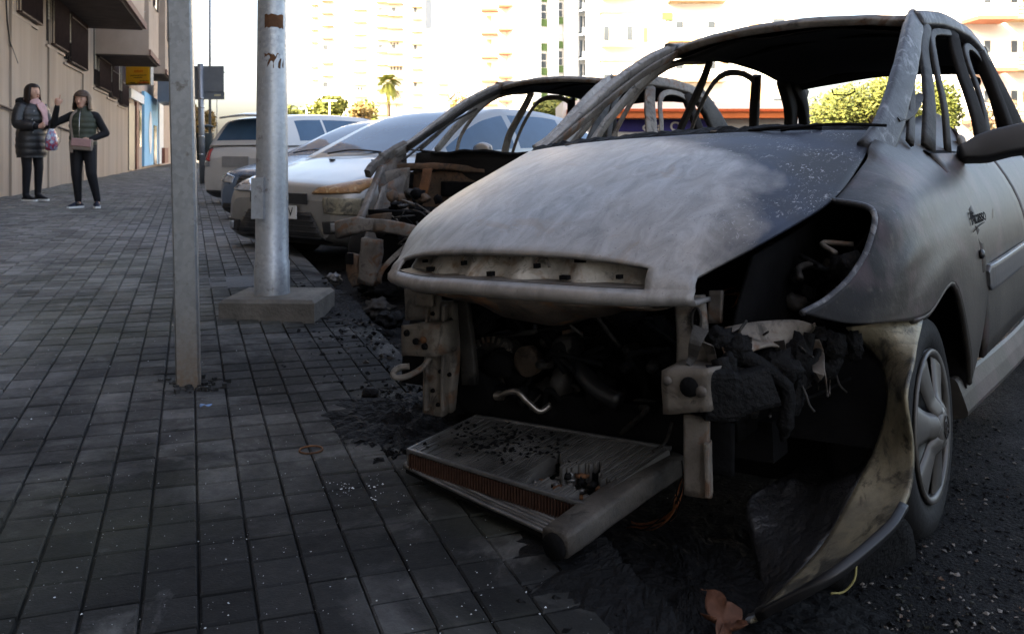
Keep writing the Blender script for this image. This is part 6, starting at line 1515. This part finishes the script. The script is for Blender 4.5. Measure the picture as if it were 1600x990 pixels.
def hair_cap(root, c, fwd, m, length, wide=1.0, fringe=True, seed=1):
    c = Vector(c); f = Vector(fwd).normalized(); s_ = f.cross(Vector((0, 0, 1))).normalized(); b = MB(); rnd = random.Random(seed)
    n = 44; rows = []
    for i in range(16):
        row = []
        for k in range(n):
            a = 2*math.pi*k/n; fr = math.cos(a)           # 1 = front
            lo = (.050 if fringe else .085) if fr > .50 else (-length)
            zt = .135; t_ = i/15; zz = zt+(lo-zt)*t_
            rr = (.099)*wide*math.sqrt(max(.0, 1-max(0, (zz-.02)/.118)**2)) if zz > .02 else (.099+.010*min(1, max(0, -zz)/.15))*wide
            rr += .006*noise.noise(Vector((k*1.3, i*.25, seed)))
            row.append(c-f*.012+f*(fr*rr*1.04)+s_*(math.sin(a)*rr)+Vector((0, 0, zz)))
        rows.append(row)
    b.grid(rows, m, True, close=True); o = b.build('hair', root); solid(o, .008, 0); return o

# --- woman in the long black coat
za = walk_z(-6.88, 12.96); FA = Vector((0, -1, 0)); hA = Vector((0, -.02, 1.545)); fA = Vector((.10, -1, -.05))
capsA = headcaps(hA, fA)+[(M_CLB, [(0, .02, 1.38), (0, .02, 1.0), (0, .01, .88)], [.10, .13, .14]), (M_CLB, [(-.15, .02, 1.34), (.15, .02, 1.34)], [.075, .075]),
    (M_CLB, [(-.17, .02, 1.33), (-.23, -.02, 1.10), (-.13, -.25, 1.06)], [.062, .055, .045]), (M_CLB, [(.17, .02, 1.33), (.24, -.03, 1.10), (.13, -.27, 1.10)], [.062, .055, .045]),
    (M_LEGG, [(-.085, .02, .86), (-.085, .0, .47), (-.08, .03, .09)], [.088, .064, .045]), (M_LEGG, [(.085, .02, .86), (.09, -.02, .47), (.09, .0, .09)], [.088, .064, .045]), (M_LEGG, [(-.08, .03, .09), (-.08, -.04, .05)], [.042, .034]), (M_LEGG, [(.09, .0, .09), (.09, -.07, .05)], [.042, .034])]
capsA += hand((-.12, -.27, 1.06), (.45, -1, .05), (.5, .2, 1), curl=.75)+hand((.125, -.29, 1.105), (-.35, -1, .1), (-.5, .2, 1), curl=.75)
PA = person('woman in a long black padded coat and pale pink scarf standing by the wall', (-6.88, 12.96, za), R(66), capsA)
face(PA, hA, fA); hair_cap(PA, hA, fA, M_HAIRD, .24, 1.06, False, 2)
co_ = rings(PA, 'coat', [(.62, .20, .165), (.78, .215, .175), (1.0, .205, .168), (1.08, .19, .158), (1.2, .205, .165), (1.32, .195, .145), (1.39, .13, .115), (1.43, .085, .09)], M_PUFF, 40, .007, 34, 0, .015)
for sg, el, ha in ((-1, (-.245, -.02, 1.10), (-.14, -.22, 1.065)), (1, (.255, -.03, 1.10), (.14, -.24, 1.10))):
    b = MB(); c = curve([(sg*.15, .02, 1.36), (sg*.215, .01, 1.24), el, (Vector(el)+Vector(ha))*.5+Vector((0, -.02, -.005)), ha], 26); b.tube(c, [.082+.006*abs(math.sin(k*1.1))-.0009*k for k in range(26)], M_PUFF, 14); b.build('sleeve', co_)
b = MB(); rnd = random.Random(5)
for k in range(26):
    a = math.pi*(.10+.80*k/25); lump(b, (math.cos(a)*.155, .035+math.sin(a)*.12, 1.40+.035*math.sin(a)), (.05, .05, .05), M_FUR, k, .35, 5, 2)
b.build('fur_hood', co_)
for x_, z_ in ((-.10, 1.28), (.10, 1.28), (-.13, 1.16), (.12, .98), (-.12, .98)):
    b = MB(); lump(b, (x_, -.165, z_), (.010, .006, .010), M_CHROME, 1, 0, 1, 1); b.build('popper', co_)
b = MB(); rows = []
for i in range(18):
    t_ = i/17; rows.append([Vector((math.cos(a)*(.105-.012*t_), .005+math.sin(a)*(.10-.012*t_)-.02*t_, 1.445-.075*t_+.018*math.sin(a*3+t_*5))) for a in [2*math.pi*k/28 for k in range(28)]])
b.grid(rows, M_PINK, True, close=True); o = b.build('scarf', PA); solid(o, .018, 0)
b = MB(); c = curve([(.02, -.12, 1.40), (.05, -.165, 1.30), (.06, -.19, 1.18), (.055, -.195, 1.08)], 14); b.sweep(c, [.10+.02*math.sin(k*.6) for k in range(14)], .03, Vector((0, -1, 0)), M_PINK, True, .008); b.build('scarf_end', o)
for sx_, sy_ in ((-.08, .0), (.09, -.03)): shoe(PA, sx_, sy_, M_CLB, 0)
ang47 = R(66); 
def from_A(p): v = Vector(p); return Vector((-6.88+v.x*math.cos(ang47)-v.y*math.sin(ang47), 12.96+v.x*math.sin(ang47)+v.y*math.cos(ang47), za+v.z))
b = MB(); b.box((0, 0, 0), (.075, .012, .055), M_BLACK); b.lathe((.0, -.006, 0), (0, -1, 0), [(.018, 0), (.016, .012), (0, .012)], M_GRL, 14); o = b.build('phone'); o.location = from_A((.02, -.385, 1.135)); o.rotation_euler = (R(20), 0, ang47)
o.modifiers.new('b', 'BEVEL').width = .003
tag(o, 'small black device held by the woman in the black coat', 'phone')
b = MB(); b.tube(curve([from_A((.03, -.39, 1.12)), from_A((.10, -.44, 1.05)), from_A((.11, -.43, .85)), from_A((.04, -.38, .72))], 20), .0028, M_BLACK, 5); o = b.build('cord'); tag(o, 'thin cord hanging from the held device to the bag', 'cord')
bg_ = empty('carrier_bag', from_A((.05, -.33, .72)), ang47); tag(bg_, 'glossy patterned carrier bag hanging from the arm of the black-coated woman', 'bag')
def bagmat():
    t = NT('patterned_plastic'); n_ = t.noise(16, 3, .5); t.col(t.ramp(n_, [(.30, (.03, .03, .06)), (.45, (.30, .03, .05)), (.52, (.10, .16, .28)), (.60, (.42, .42, .44)), (.75, (.03, .03, .04))])); t.set(.22, 0, .6); return t.m
b = MB(); rows = [[Vector((math.cos(a)*(rx+.008*noise.noise(Vector((a*2, z*20, 0)))), math.sin(a)*ry, z)) for a in [2*math.pi*k/28 for k in range(28)]] for z, rx, ry in ((0, .06, .03), (.01, .085, .045), (.08, .10, .06), (.18, .095, .05), (.26, .07, .035), (.31, .04, .02))]
b.grid(rows, bagmat(), True, close=True); b.add(rows[0], [tuple(range(28))], M_BLACK); b.build('pouch', bg_)
b = MB(); b.tube(curve([(-.035, 0, .29), (-.03, 0, .36), (0, .02, .40), (.03, 0, .36), (.035, 0, .29)], 14), .005, M_BLACK, 6); b.build('handle', bg_)

# --- woman in the olive vest
XB, YB = -5.70, 12.0; zb_ = walk_z(XB, YB); hB = Vector((-.005, -.02, 1.425)); fB = Vector((-.12, -1, -.02))
capsB = headcaps(hB, fB)+[(M_CLB, [(0, .02, 1.25), (0, .02, 1.0), (0, .02, .86)], [.10, .115, .125]), (M_CLB, [(-.14, .02, 1.215), (.14, .02, 1.215)], [.068, .068]),
    (M_CLB, [(-.16, .02, 1.215), (-.345, -.05, 1.115), (-.27, -.15, 1.33)], [.056, .047, .035]), (M_CLB, [(.16, .02, 1.215), (.275, .06, .99), (.13, -.09, .905)], [.058, .050, .038]),
    (M_LEGG, [(-.08, .02, .83), (-.075, -.01, .45), (-.065, .03, .10)], [.098, .068, .043]), (M_LEGG, [(.08, .02, .83), (.12, -.03, .45), (.175, .03, .10)], [.098, .068, .043]), (M_SKIN, [(-.065, .03, .10), (-.065, .02, .06)], [.034, .034]), (M_SKIN, [(.175, .03, .10), (.175, .02, .06)], [.034, .034]), (M_LEGG, [(-.065, .03, .05), (-.065, -.05, .045)], [.034, .03]), (M_LEGG, [(.175, .03, .05), (.175, -.05, .045)], [.034, .03])]
capsB += hand((-.268, -.155, 1.345), (.12, -.15, 1), (1, .1, 0), point=True, curl=1.05)+hand((.125, -.095, .90), (-.7, -.35, -.35), (0, -.5, .8), curl=.5)
PB = person('woman in an olive quilted vest and leggings pointing one finger upwards', (XB, YB, zb_), R(8), capsB)
face(PB, hB, fB); hair_cap(PB, hB, fB, M_HAIRB, .13, 1.08, True, 7)
ve_ = rings(PB, 'vest', [(.80, .165, .135), (.9, .168, .14), (1.0, .158, .135), (1.1, .168, .14), (1.2, .165, .125), (1.27, .115, .10), (1.32, .072, .078), (1.35, .070, .075)], M_VEST, 40, .009, 42, 0, .015)
b = MB(); b.tube([(0, -.128, .82), (0, -.14, 1.0), (0, -.14, 1.15), (0, -.085, 1.33)], .004, M_CHROME, 5); b.build('zip', ve_)
for sx_, sy_, an in ((-.065, .01, -.35), (.175, .01, .30)): shoe(PB, sx_, sy_, M_NAVY, an)
cB, sB = math.cos(R(-14)), math.sin(R(-14))
bag = empty('shoulder_bag', (XB, YB, zb_), R(8)); tag(bag, 'dusty pink shoulder bag worn across the woman in the olive vest', 'bag')
b = MB(); b.box((.055, -.185, .84), (.25, .075, .155), M_TAUPE, Matrix.Rotation(R(5), 3, 'Y')); o = b.build('pouch', bag); o.modifiers.new('b', 'BEVEL').width = .02; o.modifiers['b'].segments = 3
b = MB(); b.box((.052, -.228, .865), (.245, .014, .10), M_BAGP, Matrix.Rotation(R(5), 3, 'Y')); o = b.build('flap', bag); o.modifiers.new('b', 'BEVEL').width = .006
b = MB(); b.sweep(curve([(-.065, -.185, .88), (-.085, -.17, 1.0), (-.10, -.165, 1.12), (-.085, -.13, 1.235), (-.02, -.02, 1.30), (.06, .12, 1.20), (.15, .17, 1.0), (.17, .02, .90), (.165, -.16, .88)], 40), .028, .006, [Vector((math.sin(k*.0), -1 if k < 20 else 1, .15)) for k in range(40)], M_TAUPE); b.build('strap', bag)
b = MB(); b.sweep([(-.08, -.20, .90), (-.082, -.205, .82), (-.075, -.205, .735)], .04, .008, Vector((0, -1, 0)), M_TAUPE); b.build('hanging_strap', bag)
